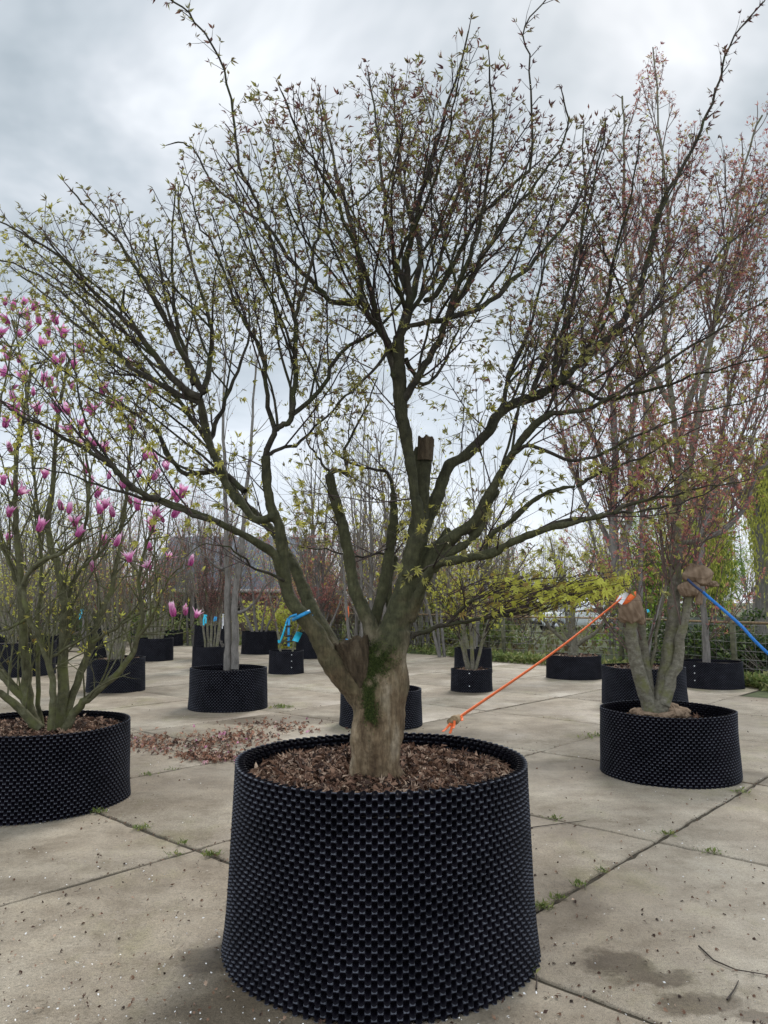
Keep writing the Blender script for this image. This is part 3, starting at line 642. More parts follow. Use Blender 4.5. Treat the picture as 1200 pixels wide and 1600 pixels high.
rm = trunk.modifiers.new('fuse', 'REMESH'); rm.mode = 'VOXEL'; rm.voxel_size = 0.0055; rm.use_smooth_shade = True
sm = trunk.modifiers.new('soften', 'SMOOTH'); sm.factor = 0.5; sm.iterations = 4
tx = bpy.data.textures.new('bark_lumps', 'CLOUDS'); tx.noise_scale = 0.07; tx.noise_depth = 3
dm = trunk.modifiers.new('lumps', 'DISPLACE'); dm.texture = tx; dm.strength = 0.020; dm.mid_level = 0.5; dm.texture_coords = 'LOCAL'
TVn = TV; polys = [tuple(int(i) for i in f) for A in TF for f in A]
BV = BVHTree.FromPolygons([tuple(v) for v in TVn], polys)
def hit(u, v):
    d = Vector(ray(u, v)).normalized(); r_ = BV.ray_cast(Vector((0, 0, CAMH)), d); return r_[0], r_[1]

env_main = envfn([(-200, 380), (0, 350), (50, 325), (110, 295), (160, 288), (215, 325), (245, 330), (285, 292), (300, 222), (345, 200), (400, 135), (450, 148), (500, 140), (550, 132), (578, 112), (625, 118), (672, 108), (700, 92), (738, 45), (770, 95), (800, 150), (880, 150), (945, 190), (1000, 215), (1090, 220), (1200, 260), (1500, 330)], 14)
def envm(p):
    return env_main(p) or abs(p[1] - Y0) > 1.35
Qm = dict(step=(.06, .05, .035, .03), wob=.075, trop=(.035, .03, .03, .02), sp=(.115, .085, .06), ang=.78, len=(1, .30, .11, .07), rad=(.0048, .0026, .0017, .0013), max=2, leaflvl=1, leafp=.12, env=envm, bare=.08)
TB = Tubes(); NO = []
MAIN = [  # r0, r1, dy0, dy1, pts
 (8, 2.0, -.1, -.2, [(313, 622), (270, 590), (215, 520), (150, 460), (90, 400), (45, 372), (0, 345)]),
 (6, 1.8, -.1, .3, [(313, 630), (250, 600), (190, 560), (120, 480), (60, 430), (-20, 400)]),
 (7, 2.0, -.1, -.3, [(317, 617), (290, 560), (250, 480), (200, 400), (150, 340), (112, 298)]),
 (6, 2.0, -.1, .4, [(320, 610), (330, 520), (310, 440), (285, 350), (278, 300)]),
 (5, 1.8, -.1, .1, [(303, 600), (275, 500), (268, 400), (273, 300)]),
 (5, 1.8, .3, .7, [(330, 700), (290, 640), (240, 590), (160, 540), (80, 470), (20, 420)]),
 (6, 1.8, -.3, -.6, [(250, 780), (213, 768), (187, 743), (160, 720), (100, 683), (20, 640), (-60, 590)]),
 (5, 1.6, -.3, -.3, [(343, 817), (300, 803), (250, 785), (190, 770), (120, 745), (50, 730)]),
 (6, 1.6, -.1, .5, [(383, 770), (347, 740), (293, 740), (267, 717), (240, 667), (205, 640), (130, 600), (50, 540)]),
 (6, 1.8, .35, .9, [(347, 735), (330, 690), (345, 640), (370, 580), (390, 520), (385, 440)]),
 (6, 2.2, -.1, -.3, [(415, 712), (428, 677), (440, 665), (454, 656), (458, 634), (461, 560), (461, 495), (442, 445), (425, 380), (415, 350), (397, 307), (375, 262), (367, 200), (350, 110), (305, 35), (262, -5)]),
 (4, 1.8, -.3, -.5, [(461, 495), (475, 450), (490, 390), (500, 350), (506, 250), (500, 170)]),
 (5, 1.8, -.1, .3, [(454, 650), (506, 604), (532, 552), (600, 505), (640, 440), (668, 380), (700, 310)]),
 (5, 1.8, -.1, -.4, [(428, 677), (415, 600), (410, 550), (375, 492), (355, 437), (330, 380), (310, 350), (297, 300), (284, 285)]),
 (4, 1.6, -.1, .3, [(415, 712), (440, 700), (470, 690), (520, 640), (560, 600)]),
 (8, 1.8, -.12, .1, [(618, 590), (614, 573), (601, 526), (575, 495), (566, 474), (523, 474), (495, 450), (450, 402), (420, 355), (375, 322), (350, 305), (325, 272), (300, 232), (272, 222)]),
 (7, 2, -.1, -.5, [(614, 560), (601, 526), (575, 440), (545, 360), (510, 280), (470, 220), (440, 145)]),
 (7, 2, .0, .6, [(566, 474), (560, 400), (540, 320), (520, 240), (500, 145)]),
 (9, 2, -.12, -.3, [(622, 530), (640, 487), (636, 435), (640, 380), (660, 300), (690, 200), (735, 50)]),
 (6, 2, -.1, .3, [(636, 460), (610, 380), (600, 300), (590, 220), (578, 112)]),
 (8, 2, -.1, .7, [(622, 530), (650, 440), (655, 380), (630, 300), (620, 200), (610, 125)]),
 (8, 2, -.12, -.2, [(630, 625), (657, 582), (679, 543), (701, 495), (735, 440), (760, 390), (800, 330), (850, 270), (885, 200), (880, 150)]),
 (6, 2, -.15, -.6, [(690, 520), (720, 430), (745, 370), (760, 300), (770, 200), (765, 98)]),
 (6, 2, -.15, .4, [(701, 495), (757, 478), (800, 440), (850, 390), (900, 320), (945, 190)]),
 (5, 1.6, -.1, -.1, [(660, 470), (690, 450), (740, 350), (800, 290), (830, 250), (828, 110), (820, 40), (857, -4)]),
 (5, 2, -.1, -.8, [(640, 500), (620, 420), (660, 330), (700, 220), (715, 130)]),
 (5, 2, -.1, .9, [(640, 487), (680, 430), (700, 350), (730, 260), (750, 200)]),
 (6, 2, -.1, -.2, [(700, 500), (640, 510), (600, 560), (560, 600), (520, 640)]),
 (5, 2, -.1, .2, [(632, 560), (660, 600), (700, 560), (720, 500)]),
 (7, 1.8, .35, .3, [(935, 540), (975, 500), (1005, 430), (1033, 320), (1083, 233), (1107, 175), (1125, 120), (1148, 55), (1195, 0)]),
 (5, 1.8, .35, .8, [(935, 540), (1000, 500), (1080, 440), (1150, 370), (1220, 320)]),
 (5, 1.8, .35, -.1, [(900, 573), (940, 490), (960, 400), (985, 300), (1000, 220)]),
 (5, 1.6, .3, -.3, [(880, 598), (910, 610), (943, 623), (987, 617), (1067, 593), (1130, 575), (1210, 555)]),
 (5, 1.6, -.25, -.5, [(862, 645), (920, 640), (985, 600), (1060, 555), (1150, 500), (1220, 450)]),
 (4, 1.5, -.2, -.4, [(800, 710), (830, 697), (900, 720), (960, 700), (1067, 650), (1133, 637), (1210, 610)]),
 (5, 1.6, .25, .7, [(865, 604), (870, 540), (900, 450), (912, 330), (910, 200)]),
 (5, 1.6, .2, 0, [(831, 621), (850, 560), (880, 480), (900, 400), (925, 300), (945, 200)]),
 (5, 1.6, .2, .9, [(779, 647), (800, 580), (830, 500), (850, 420), (860, 330)]),
 (4, 1.3, -.5, -.7, [(960, 800), (1000, 783), (1067, 770), (1120, 757), (1170, 750)]),
 (4, 1.3, -.3, -.2, [(843, 830), (870, 815), (933, 807), (1010, 795), (1080, 780), (1150, 740)]),
 (3.5, 1.2, -.35, -.3, [(900, 760), (940, 740), (1000, 715), (1050, 690), (1110, 660)]),
 (4, 1.5, .1, -.1, [(514, 740), (530, 735), (545, 742), (540, 703), (570, 643), (590, 590)]),
 (3, 1.2, .1, .2, [(514, 742), (500, 720), (480, 690), (470, 650)]),
 (4, 1.3, .2, .3, [(615, 770), (605, 738), (570, 730), (540, 720), (505, 690)]),
 (3, 1.2, .25, .1, [(618, 870), (590, 865), (560, 872), (520, 860), (470, 855)]),
 (5, 1.2, -.05, -.5, [(642, 995), (670, 985), (700, 976), (740, 970), (800, 955), (850, 938), (910, 925), (985, 915)]),
 (3.5, 1, -.25, -.3, [(770, 963), (800, 962), (850, 945), (900, 940), (960, 938)]),
 (3, 1, -.2, -.6, [(700, 976), (720, 950), (770, 925), (830, 905), (890, 905)]),
 (3, 1, -.1, -.6, [(443, 905), (400, 890), (365, 860), (320, 850), (290, 870)]),
]
for i, (r0, r1, a, b, pts) in enumerate(MAIN):
    nd = limb(TB, Y0, r0 * .84, r1 * .9, a, b, pts, 7, 4, .004)
    low = i >= 38
    tall = pts[-1][1] < 10 
    if low:
        q = dict(Qm, trop=(.01,) * 4, max=1 if i > 44 else 2, len=(1, .2, .09)); shoots(TB, NO, nd, q, .11, ax, .25, (.15, .4), .3, .6, .45, .3, .004)
    else:
        shoots(TB, NO, nd, dict(Qm, len=(1, .2, .08)) if tall and False else Qm, .19 if 15 <= i <= 26 else .15, ax, .10, (.35, 1.0), .45, .5, .60, .38)
        grow(TB, NO, nd[-1][0], nd[-1][2], .1, nd[-1][1], 1, Qm)
        if tall:
            for p_, r_, t_ in nd:
                if p_[2] > 3.6 and random.random() < .8:
                    u_, w_ = perp(t_); a_ = random.random() * 6.28
                    for sg in (0, math.pi):
                        d_ = norm(tuple(t_[k] * .8 + .7 * (u_[k] * math.cos(a_ + sg) + w_[k] * math.sin(a_ + sg)) for k in range(3)))
                        grow(TB, NO, p_, d_, random.uniform(.03, .12), .002, 2, dict(Qm, env=None))
                        NO.append((p_, d_))
for nd in (R1[30:], R2[30:]): shoots(TB, NO, nd, Qm, .12, ax, 0, (.4, .8), .3, .4, .8, .3)
for nd, n0 in ((C1, 20), (R1, 14), (R2, 14), (R3, 14), (LA, 14), (LB, 30), (LC, 16), (MS1, 26), (MS2, 20)):
    shoots(TB, NO, nd[n0:], dict(Qm, trop=(.015,) * 4, ang=.85, max=2), .15, ax, 0, (.2, .62), .5, .1, .35, .55, .0045)
print('main tubes', sum(len(v) for v in TB.b.values()), 'nodes', len(NO))
TBig = Tubes(); TTwig = Tubes()
for key, L in TB.b.items():
    (TTwig if key[1] == 3 else TBig).b[key] = L
TBig.obj('branches', M_limb, MT); TTwig.obj('twigs', M_twig, MT)
def tone_main(Pp):
    u = RS.uniform(0, 1, len(Pp)); z = Pp[:, 2]; x = Pp[:, 0]
    base = np.clip(0.62 - 0.16 * (z - 2.2) - 0.10 * x, 0.05, 1)
    cl = np.sin(Pp[:, 0] * 5 + 1) * np.sin(Pp[:, 1] * 5) * np.sin(Pp[:, 2] * 6)
    return np.clip(base + 0.15 * cl + (u - .5) * 0.62, 0, 1)
lf = [n_ for n_ in NO if random.random() < .85]
palm = [n_ for n_ in NO if random.random() < (0.40 if n_[0][2] < 2.2 else 0.08 if n_[0][2] < 2.9 else .012)]
leaves('leaves', LF_SPROUT, lf, 0.034, M_leafmain, MT, 0.5, tfun=tone_main, down=.15)
leaves('buds', LF_BUD, NO[::2], 0.020, M_twig, MT, 0.35)
leaves('opened_leaves', LF_PALM, palm, 0.035, M_leafmain, MT, 0.6, tfun=lambda p: np.clip(tone_main(p) + .12, 0, 1), down=.4)
# sprays of yellow leaves on the low right branch and the low inner twigs
ye = []
for (u, v, su, sv, Y, n_) in ((895, 921, 45, 11, 3.05, 230), (830, 920, 40, 15, 3.1, 110), (945, 912, 22, 8, 3.0, 100), (790, 935, 30, 14, 3.2, 45)):
    for _ in range(n_):
        uu, vv = random.gauss(u, su), random.gauss(v, sv)
        if uu > 985 or (uu > 955 and vv > 926): continue
        ye.append((P(uu, vv, Y + random.gauss(0, .16)), (random.gauss(0, .5), random.gauss(0, .5), -.3)))
TY = Tubes()
for p, d in ye[::2]:
    q = P(max(660, proj(*p)[0] - random.uniform(30, 60)), min(975, proj(*p)[1] + random.uniform(5, 22)), p[1] + .05)
    TY.add([q, tuple((a + b) / 2 + random.gauss(0, .01) for a, b in zip(p, q)), p], [.0022, .0016, .001], 3)
TY.obj('low_twigs', M_twig, MT)
leaves('yellow_leaves', LF_PALM, ye, 0.036, M_yellow, MT, 0.4, down=.3)
# moss in the crotch and down the front of the trunk
mo = []; random.seed(8)
for (u, v, su, sv, n_) in ((597, 1030, 11, 11, 2600), (583, 1040, 8, 10, 1600), (578, 1080, 5.5, 22, 4200), (579, 1118, 5, 7, 1500), (583, 1010, 9, 8, 900), (560, 1005, 10, 5, 200)):
    for _ in range(n_):
        h_, nn = hit(random.gauss(u, su), random.gauss(v, sv))
        if h_ and abs(h_[1] - Y0) < .5 and math.sin(h_[0] * 90 + 1) * math.sin(h_[2] * 75) + math.sin(h_[0] * 41 + h_[2] * 33) * .6 > random.uniform(-1.3, .7): mo.append((tuple(h_ + nn * .003), (nn[0], nn[1], nn[2] - .8)))
o = leaves('moss', LF_SPROUT, mo, 0.0085, M_moss, MT, 0.8); tag(o, kind='stuff')

# ------------------------------------------------------------------ other potted trees
def env_depth(poly, Yc, rad, slack=12):
    f = envfn(poly, slack)
    return lambda p: f(p) or abs(p[1] - Yc) > rad
def potted(key, name, label, stems, q, sh, bark_m, twig_m, leafspec, group=None, spacing=.25, Yc=None, env=None, cat='tree'):
    X, Y, r, h, zs = POTS[key]; Yc = Yc or Y
    root = empty(name, (X, Y, zs), label, cat, group)
    T = Tubes(); NO_ = []; q = dict(q); 
    if env: q['env'] = env
    axx = (X, Y, 0); allnd = []
    for (r0, r1, a, b, pts) in stems:
        nd = limb(T, Yc, r0, r1, a, b, pts, 8, 4, .006); allnd.append(nd)
        shoots(T, NO_, nd, q, spacing, axx, **sh)
    big = Tubes(); sm_ = Tubes()
    for k_, L in T.b.items(): (sm_ if k_[1] == 3 or k_[1] == 5 else big).b[k_] = L
    big.obj('trunk', bark_m, root); 
    if sm_.b: sm_.obj('twigs', twig_m, root)
    for (nm, templ, size, mat, frac, jit, down) in leafspec:
        ns = [n_ for n_ in NO_ if random.random() < frac]
        if frac > 1: ns = NO_ * int(frac)
        leaves(nm, templ, ns, size, mat, root, jit, down=down, off=.01 if frac <= 1 else size * .8)
    print(key, 'tubes', sum(len(v) for v in T.b.values()), 'nodes', len(NO_))
    return root, allnd, NO_

Qr = dict(step=(.09, .07, .05), wob=.05, trop=(.05, .05, .04, .02), sp=(.22, .15), ang=.5, len=(1.5, .5, .16), rad=(.010, .0042, .0026), max=2, leaflvl=1, leafp=.35, bare=.1)
# tree with burlap stubs (right)
potted('right', 'flowering_tree', 'tall reddish flowering tree with two burlap wrapped stubs in the right pot', [
 (12, 13, 0, -.1, [(1016, 1118), (1003, 1070), (990, 1020), (984, 975), (980, 940)]),
 (9, 7.5, .05, .05, [(1022, 1112), (1012, 1060), (1006, 1010), (1002, 975), (996, 945)]),
 (14, 5, -.02, .2, [(1026, 1112), (1040, 1070), (1048, 1010), (1054, 950), (1056, 900), (1058, 850), (1055, 800), (1060, 740), (1056, 680), (1050, 620)]),
 (11, 8, -.05, -.1, [(1036, 1100), (1055, 1040), (1066, 985), (1076, 940), (1088, 920)]),
 (5, 1.5, .2, .5, [(1050, 620), (1040, 540), (1035, 450), (1045, 350), (1030, 200), (1022, 75)]),
 (6, 2, .2, -.3, [(1057, 800), (1075, 730), (1095, 640), (1110, 540), (1130, 420), (1150, 330), (1165, 250), (1190, 180)]),
 (5, 2, .2, .8, [(1056, 700), (1085, 600), (1120, 500), (1170, 400), (1210, 280)]),
 (5, 2, .2, .6, [(1052, 640), (1010, 560), (985, 460), (975, 340), (975, 220), (972, 150)]),
 (4, 2, .2, -.4, [(1057, 740), (1020, 660), (990, 580), (960, 500), (940, 430)]),
 (4, 1.5, .1, .6, [(1060, 850), (1085, 845), (1100, 840), (1130, 770), (1170, 700), (1215, 600)]),
 (3, 1.5, .1, -.2, [(1012, 1070), (1025, 990), (1040, 920), (1048, 880), (1040, 800), (1000, 700)]),
 ], Qr, dict(f0=.42, lenr=(.7, 1.7), out=.4, along=.4, up=.8, spread=.42, rmax=.009), M_palebark, M_redtwig,
 [('blossom', LF_SPROUT, .044, M_redleaf, 1.0, .8, 0), ('leaves', LF_SPROUT, .04, M_yellow, .12, .6, .2)], spacing=.24,
 env=env_depth([(700, 420), (850, 300), (930, 260), (960, 150), (985, 190), (1010, 110), (1030, 80), (1060, 200), (1120, 240), (1150, 170), (1200, 150), (1500, 150)], 7.2, 1.6))
potted('i', 'slim_tree', 'tall reddish tree behind the burlap wrapped trunks, with three upright stems', [
 (10, 4, 0, .2, [(1000, 1045), (990, 990), (976, 930), (964, 880), (957, 810), (962, 720), (955, 620), (940, 500), (930, 420)]),
 (8, 3, 0, -.2, [(1004, 1045), (994, 980), (984, 930), (972, 870), (985, 800), (985, 700), (995, 600), (1005, 480), (1000, 380)]),
 (5, 2, 0, .5, [(1006, 1045), (1000, 980), (1001, 900), (1003, 800), (1000, 700), (1020, 600), (1060, 450)]),
 (5, 2, .2, 1.0, [(964, 880), (940, 820), (915, 785), (890, 720), (870, 640), (850, 540)]),
 (5, 2, .1, .4, [(960, 760), (930, 690), (900, 620), (880, 520)]),
 (3, 1.5, 0, .3, [(1008, 1045), (1020, 980), (1040, 920), (1070, 850), (1090, 760)]),
 ], dict(Qr, sp=(.2, .16), len=(1.6, .5, .2)), dict(f0=.45, lenr=(.9, 1.9), out=.3, along=.4, up=.9, spread=.3, rmax=.014), M_greybark, M_redtwig,
 [('blossom', LF_SPROUT, .052, M_redleaf, .9, .8, 0), ('leaves', LF_SPROUT, .05, M_yellow, .12, .6, .2)], spacing=.28,
 env=env_depth([(700, 480), (850, 380), (1000, 300), (1200, 330)], 10.8, 2))
potted('h', 'red_tree', 'reddish leafing tree with straight brown trunk in the far right pot', [
 (6.5, 5, 0, 0, [(1104, 1040), (1102, 980), (1098, 930), (1093, 885), (1099, 840)]),
 (5, 2, 0, .5, [(1098, 845), (1108, 790), (1120, 720), (1140, 620), (1165, 520), (1175, 430)]),
 (5, 2, 0, -.4, [(1099, 840), (1130, 828), (1165, 790), (1182, 740), (1205, 715), (1240, 640)]),
 (4, 2, 0, .7, [(1100, 835), (1085, 780), (1080, 700), (1090, 600), (1080, 520)]),
 (4, 2, 0, 0, [(1110, 780), (1150, 700), (1190, 600), (1220, 500)]),
 ], dict(Qr, sp=(.34, .26), len=(1.6, .6, .22), rad=(.014, .008, .005)), dict(f0=.15, lenr=(1.0, 2.2), out=.3, along=.4, up=.75, spread=.45, rmax=.012), M_greybark, M_redtwig,
 [('blossom', LF_SPROUT, .068, M_redleaf, 1.0, .8, 0), ('leaves', LF_SPROUT, .07, M_yellow, .12, .6, .2)], spacing=.22,
 env=env_depth([(900, 480), (1100, 380), (1200, 260), (1400, 300)], 14.4, 3))
potted('b', 'double_trunk_tree', 'bare grey tree with a split trunk in the pot left of the maple', [
 (6.2, .8, 0, 0, [(355, 1046), (357, 1000), (355, 950), (355, 900), (353, 840), (352, 760), (348, 660), (352, 560), (350, 470), (356, 400)]),
 (6.2, .8, -.05, .1, [(366, 1046), (368, 1000), (366, 950), (370, 905), (378, 850), (383, 780), (392, 700), (398, 600), (410, 500), (412, 420)]),
 (3, 1, 0, -.6, [(370, 958), (390, 950), (405, 930), (425, 905), (440, 890)]),
 (2.5, 1, 0, -.6, [(352, 890), (338, 885), (320, 868), (300, 860)]),
 (3, 1, 0, -.1, [(350, 1010), (345, 1003), (342, 997)]),
 ], dict(Qr, max=1, sp=(.3,), len=(1.3, .4)), dict(f0=.3, lenr=(.4, 1.1), out=.4, along=.2, up=.7, spread=.5, rmax=.008), M_greybark, M_fartwig,
 [('buds', LF_BUD, .04, M_redleaf, .5, .6, 0)], spacing=.4, env=env_depth([(0, 420), (1200, 420)], 11.4, 2))
Qs = dict(Qr, max=2, sp=(.25, .22), len=(1.2, .4, .2), rad=(.01, .006, .004), leafp=.5)
def simple_stems(u, v, n_, w_, top, r0=4, dep=.4):
    L = []
    for i in range(n_):
        f = (i - (n_ - 1) / 2) / max(1, n_ - 1) * 2; uu = u + f * 9
        L.append((r0 * random.uniform(.5, .85), 1.0, 0, random.uniform(-dep, dep), [(uu, v), (uu + f * w_ * .2, v - (v - top) * .2), (uu + f * w_ * .6 + random.uniform(-4, 4), v - (v - top) * .6), (uu + f * w_ + random.uniform(-8, 8), top + random.uniform(0, 30))]))
    return L
SHS = dict(f0=.25, lenr=(.4, 1.2), out=.45, along=.4, up=.7, spread=.35, rmax=.009)
potted('a', 'multi_stem_tree', 'shrubby tree of many pale upright stems in the medium pot behind the magnolia', simple_stems(180, 1034, 8, 75, 690, 3.6), Qs, SHS, M_palebark, M_fartwig,
 [('leaves', LF_SPROUT, .05, M_yellow, .15, .7, .1), ('buds', LF_BUD, .04, M_redleaf, .5, .6, 0)], spacing=.35)
potted('m', 'multi_stem_tree', 'tree of several pale stems in the far pot right of the magnolia', simple_stems(243, 1000, 5, 60, 700, 3.5), dict(Qs, rad=(.014, .009, .006)), SHS, M_palebark, M_redtwig,
 [('buds', LF_BUD, .06, M_redleaf, .8, .6, 0)], spacing=.4)
potted('k', 'upright_tree', 'dense upright reddish tree left of the grey double trunk', simple_stems(330, 1012, 5, 22, 800, 3.2, .3), dict(Qs, max=2, sp=(.12, .12), len=(1, .35, .15), ang=.35), dict(SHS, out=.15, up=1.2), M_palebark, M_redtwig,
 [('buds', LF_BUD, .04, M_redleaf, .5, .6, 0)], spacing=.16)
potted('j', 'small_tree', 'small bare reddish tree in the pot under the barn roof', simple_stems(405, 990, 4, 60, 850, 3.2, .5), dict(Qs, rad=(.012, .008, .006)), SHS, M_greybark, M_redtwig,
 [('buds', LF_SPROUT, .05, M_redleaf, .9, .6, 0)], spacing=.28)
potted('d', 'young_tree', 'young reddish sapling in the small pot with blue tags', simple_stems(448, 1020, 2, 30, 850, 2.4, .2), dict(Qs, rad=(.008, .006, .005)), SHS, M_palebark, M_redtwig,
 [('buds', LF_SPROUT, .045, M_redleaf, .9, .6, 0)], spacing=.25)
potted('l', 'small_tree', 'reddish bare tree behind the left limb of the maple', simple_stems(500, 992, 5, 70, 840, 3, .8), dict(Qs, rad=(.012, .009, .007)), SHS, M_greybark, M_redtwig,
 [('buds', LF_SPROUT, .06, M_redleaf, 1, .6, 0)], spacing=.22)
potted('c', 'slender_tree', 'slender bare tree rising behind the main trunk', simple_stems(565, 1078, 3, 60, 600, 3.2, .4), dict(Qs), SHS, M_greybark, M_fartwig,
 [('leaves', LF_PALM, .05, M_yellow, .12, .6, .3)], spacing=.35)
potted('e', 'young_maple', 'small spreading tree of pale slim stems with yellow leaves right of the main trunk', [
 (3.3, 1, 0, .3, [(733, 1050), (725, 1000), (728, 950), (720, 900), (705, 850), (690, 800)]),
 (3.4, 1, 0, -.4, [(738, 1050), (737, 1000), (734, 960), (740, 900), (755, 850), (760, 800)]),
 (3, 1, 0, .1, [(742, 1050), (752, 1010), (762, 975), (785, 930), (810, 890), (835, 850)]),
 (2.5, 1, 0, -.2, [(730, 1048), (722, 1010), (705, 960), (680, 920), (660, 890)]),
 ], dict(Qs, sp=(.16, .14), len=(1, .35, .15), rad=(.007, .005, .0035), trop=(0, 0, 0, 0)), dict(SHS, up=.35, out=.8), M_palebark, M_twig,
 [('leaves', LF_PALM, .05, M_yellow, .5, .7, .3)], spacing=.17, env=env_depth([(600, 740), (850, 740)], 13.4, 1.6))
potted('g', 'gnarled_tree', 'short gnarled tree in the wide pot before the white car', [
 (9, 6, 0, 0, [(896, 1028), (895, 1000), (893, 970), (896, 940)]),
 (5, 1.5, 0, .5, [(896, 945), (880, 910), (868, 880), (860, 840)]),
 (5, 1.5, 0, -.5, [(897, 945), (910, 910), (925, 880), (930, 840)]),
 (4, 1.2, 0, -.7, [(897, 1010), (912, 1000), (935, 985), (948, 955), (955, 930)]),
 (4, 1.2, 0, -.4, [(893, 1010), (875, 995), (855, 975), (840, 950), (838, 930)]),
 (3, 1.2, 0, .4, [(893, 1000), (870, 970), (858, 930)]),
 ], dict(Qs, sp=(.2, .18), len=(.8, .35, .15), rad=(.01, .007, .005), trop=(.02, 0, 0, 0)), SHS, M_palebark, M_fartwig,
 [('leaves', LF_PALM, .06, M_yellow, .35, .7, .2)], spacing=.22)
for key, nm, lab, u, n_, w_, top in (('n', 'small_tree', 'thin tree in the smallest far pot below the pink flowers', 270, 3, 30, 830), ('o', 'shrubby_tree', 'mossy multi-stem tree in the wide pot behind the magnolia', 25, 5, 90, 700),
        ('p2', 'small_tree', 'thin pale stems in the pot behind the magnolia', 85, 4, 40, 780), ('q', 'small_tree', 'slim tree in the narrow pot left of the pale stems', 155, 3, 30, 800),
        ('k2', 'small_tree', 'slim bare tree in the taller far pot', 325, 3, 40, 780), ('f', 'small_tree', 'bare sapling in the pot behind the pale slim stems', 742, 3, 50, 830), ('p', 'small_tree', 'bare tree in the pot at the very left edge', 0, 4, 50, 760)):
    v = proj(POTS[key][0], POTS[key][1], POTS[key][4])[1]
    potted(key, nm, lab, simple_stems(u, v, n_, w_, top, 3.2, .6), dict(Qs, rad=(.012, .009, .006), sp=(.3, .28)), SHS, M_palebark, M_fartwig if key != 'k2' else M_redtwig,
           [('leaves', LF_SPROUT, .07, M_yellow if key in ('o', 'p', 'p2') else M_redleaf, .35, .6, .1)], spacing=.35)

# ---- magnolia
Qg = dict(step=(.08, .06, .05), wob=.11, trop=(.05, .05, .04, .02), sp=(.2, .16), ang=.7, len=(.9, .34, .15), rad=(.008, .0045, .003), max=2, leaflvl=2, leafp=.2, bare=.1)
mg, mnd, mno = potted('left', 'magnolia_tree', 'pink flowering magnolia with mossy crooked stems in the left foreground pot', [
 (9, 3, 0, -.1, [(60, 1142), (43, 1100), (41, 1040), (36, 986), (31, 895), (25, 822), (24, 750), (35, 660), (50, 570)]),
 (6, 3, -.1, -.3, [(78, 1144), (84, 1090), (78, 1050), (68, 1010), (47, 965), (36, 915), (60, 880), (91, 866), (127, 838), (136, 800), (140, 740)]),
 (10, 3, .02, .1, [(92, 1140), (97, 1080), (101, 1004), (101, 931), (90, 890), (74, 822), (83, 750), (90, 650), (110, 560)]),
 (7, 2, .05, .3, [(98, 1140), (120, 1068), (145, 1004), (152, 970), (172, 924), (188, 841), (196, 780), (205, 690), (215, 620)]),
 (7, 2, -.05, -.2, [(100, 1140), (120, 1108), (145, 1084), (189, 1047), (214, 1004), (221, 950), (218, 895), (235, 830), (250, 780)]),
 (8, 3, -.05, -.4, [(62, 1138), (36, 1112), (0, 1084), (-40, 1062), (-70, 1000)]),
 (8, 3, 0, .3, [(58, 1132), (36, 1090), (0, 1051), (-40, 1010), (-60, 900), (-70, 800)]),
 (4, 2, .1, .6, [(66, 1140), (60, 1060), (60, 968), (66, 900), (60, 800), (50, 700), (40, 600), (20, 500)]),
 (4, 1.5, 0, -.3, [(34, 930), (15, 880), (-5, 830), (-10, 740), (0, 640), (15, 560), (30, 490)]),
 (4, 1.5, .1, .4, [(101, 960), (120, 900), (160, 860), (210, 800), (240, 740)]),
 (3, 1.2, -.1, -.3, [(72, 1030), (110, 1010), (150, 985), (165, 960)]),
 (3, 1.2, -.1, -.3, [(47, 965), (0, 985), (-30, 975)]),
 (3, 1.2, -.1, -.5, [(214, 1004), (240, 960), (262, 905), (290, 880)]),
 (3, 1.2, 0, -.2, [(145, 1004), (190, 975), (235, 950), (285, 955)]),
 ], Qg, dict(f0=.2, lenr=(.3, .9), out=.4, along=.35, up=.75, spread=.4, rmax=.008), M_magbark, M_magbark,
 [('young_leaves', LF_SPROUT, .045, M_yellow, .12, .7, .1)], spacing=.17,
 env=env_depth([(-300, 450), (0, 450), (50, 470), (120, 540), (200, 640), (260, 700), (320, 800)], 6.0, 1.1))
def petal(l, w_, curl, base_r):
    V = []; n = 6
    for i in range(n + 1):
        f = i / n; ww = w_ * math.sin(math.pi * min(1, .12 + f * .88) ** .8) * .5 + .002 * (1 - f); z = l * f; x = base_r + .30 * l * math.sin(f * 2.0) * .5 + curl * f * f * l
        for s in (-1, 0, 1): V.append((x - abs(s) * ww * .5, s * ww, z))
    Q = [(i * 3 + j, i * 3 + j + 1, i * 3 + j + 4, i * 3 + j + 3) for i in range(n) for j in range(2)]
    return V, Q
def flower_mesh(open_, seed):
    rnd = random.Random(seed); V = []; Q = []; tn = []
    for k in range(8):
        a = k * 2 * math.pi / 8 * 1.0 + rnd.uniform(-.2, .2); inner = k % 2
        v, q = petal(.105 * rnd.uniform(.85, 1.1), .046, (open_ * (.2 if inner else .55)) * rnd.uniform(.6, 1.3) - .12, .006)
        b = len(V); tz = rnd.uniform(-.15, .15)
        for x, y, z in v:
            V.append((x * math.cos(a) - y * math.sin(a), x * math.sin(a) + y * math.cos(a), z)); tn.append(min(1, max(0, z / .11 * .75 + tz + (.2 if inner else 0))))
        Q += [tuple(b + i for i in f) for f in q]
    return mesh('flower', V, [np.array(Q)], True, tn)
FL = [flower_mesh(o_, i) for i, o_ in enumerate((.15, .45, .8, 1.3, .1))]
for m_ in FL: m_.materials.append(M_petal)
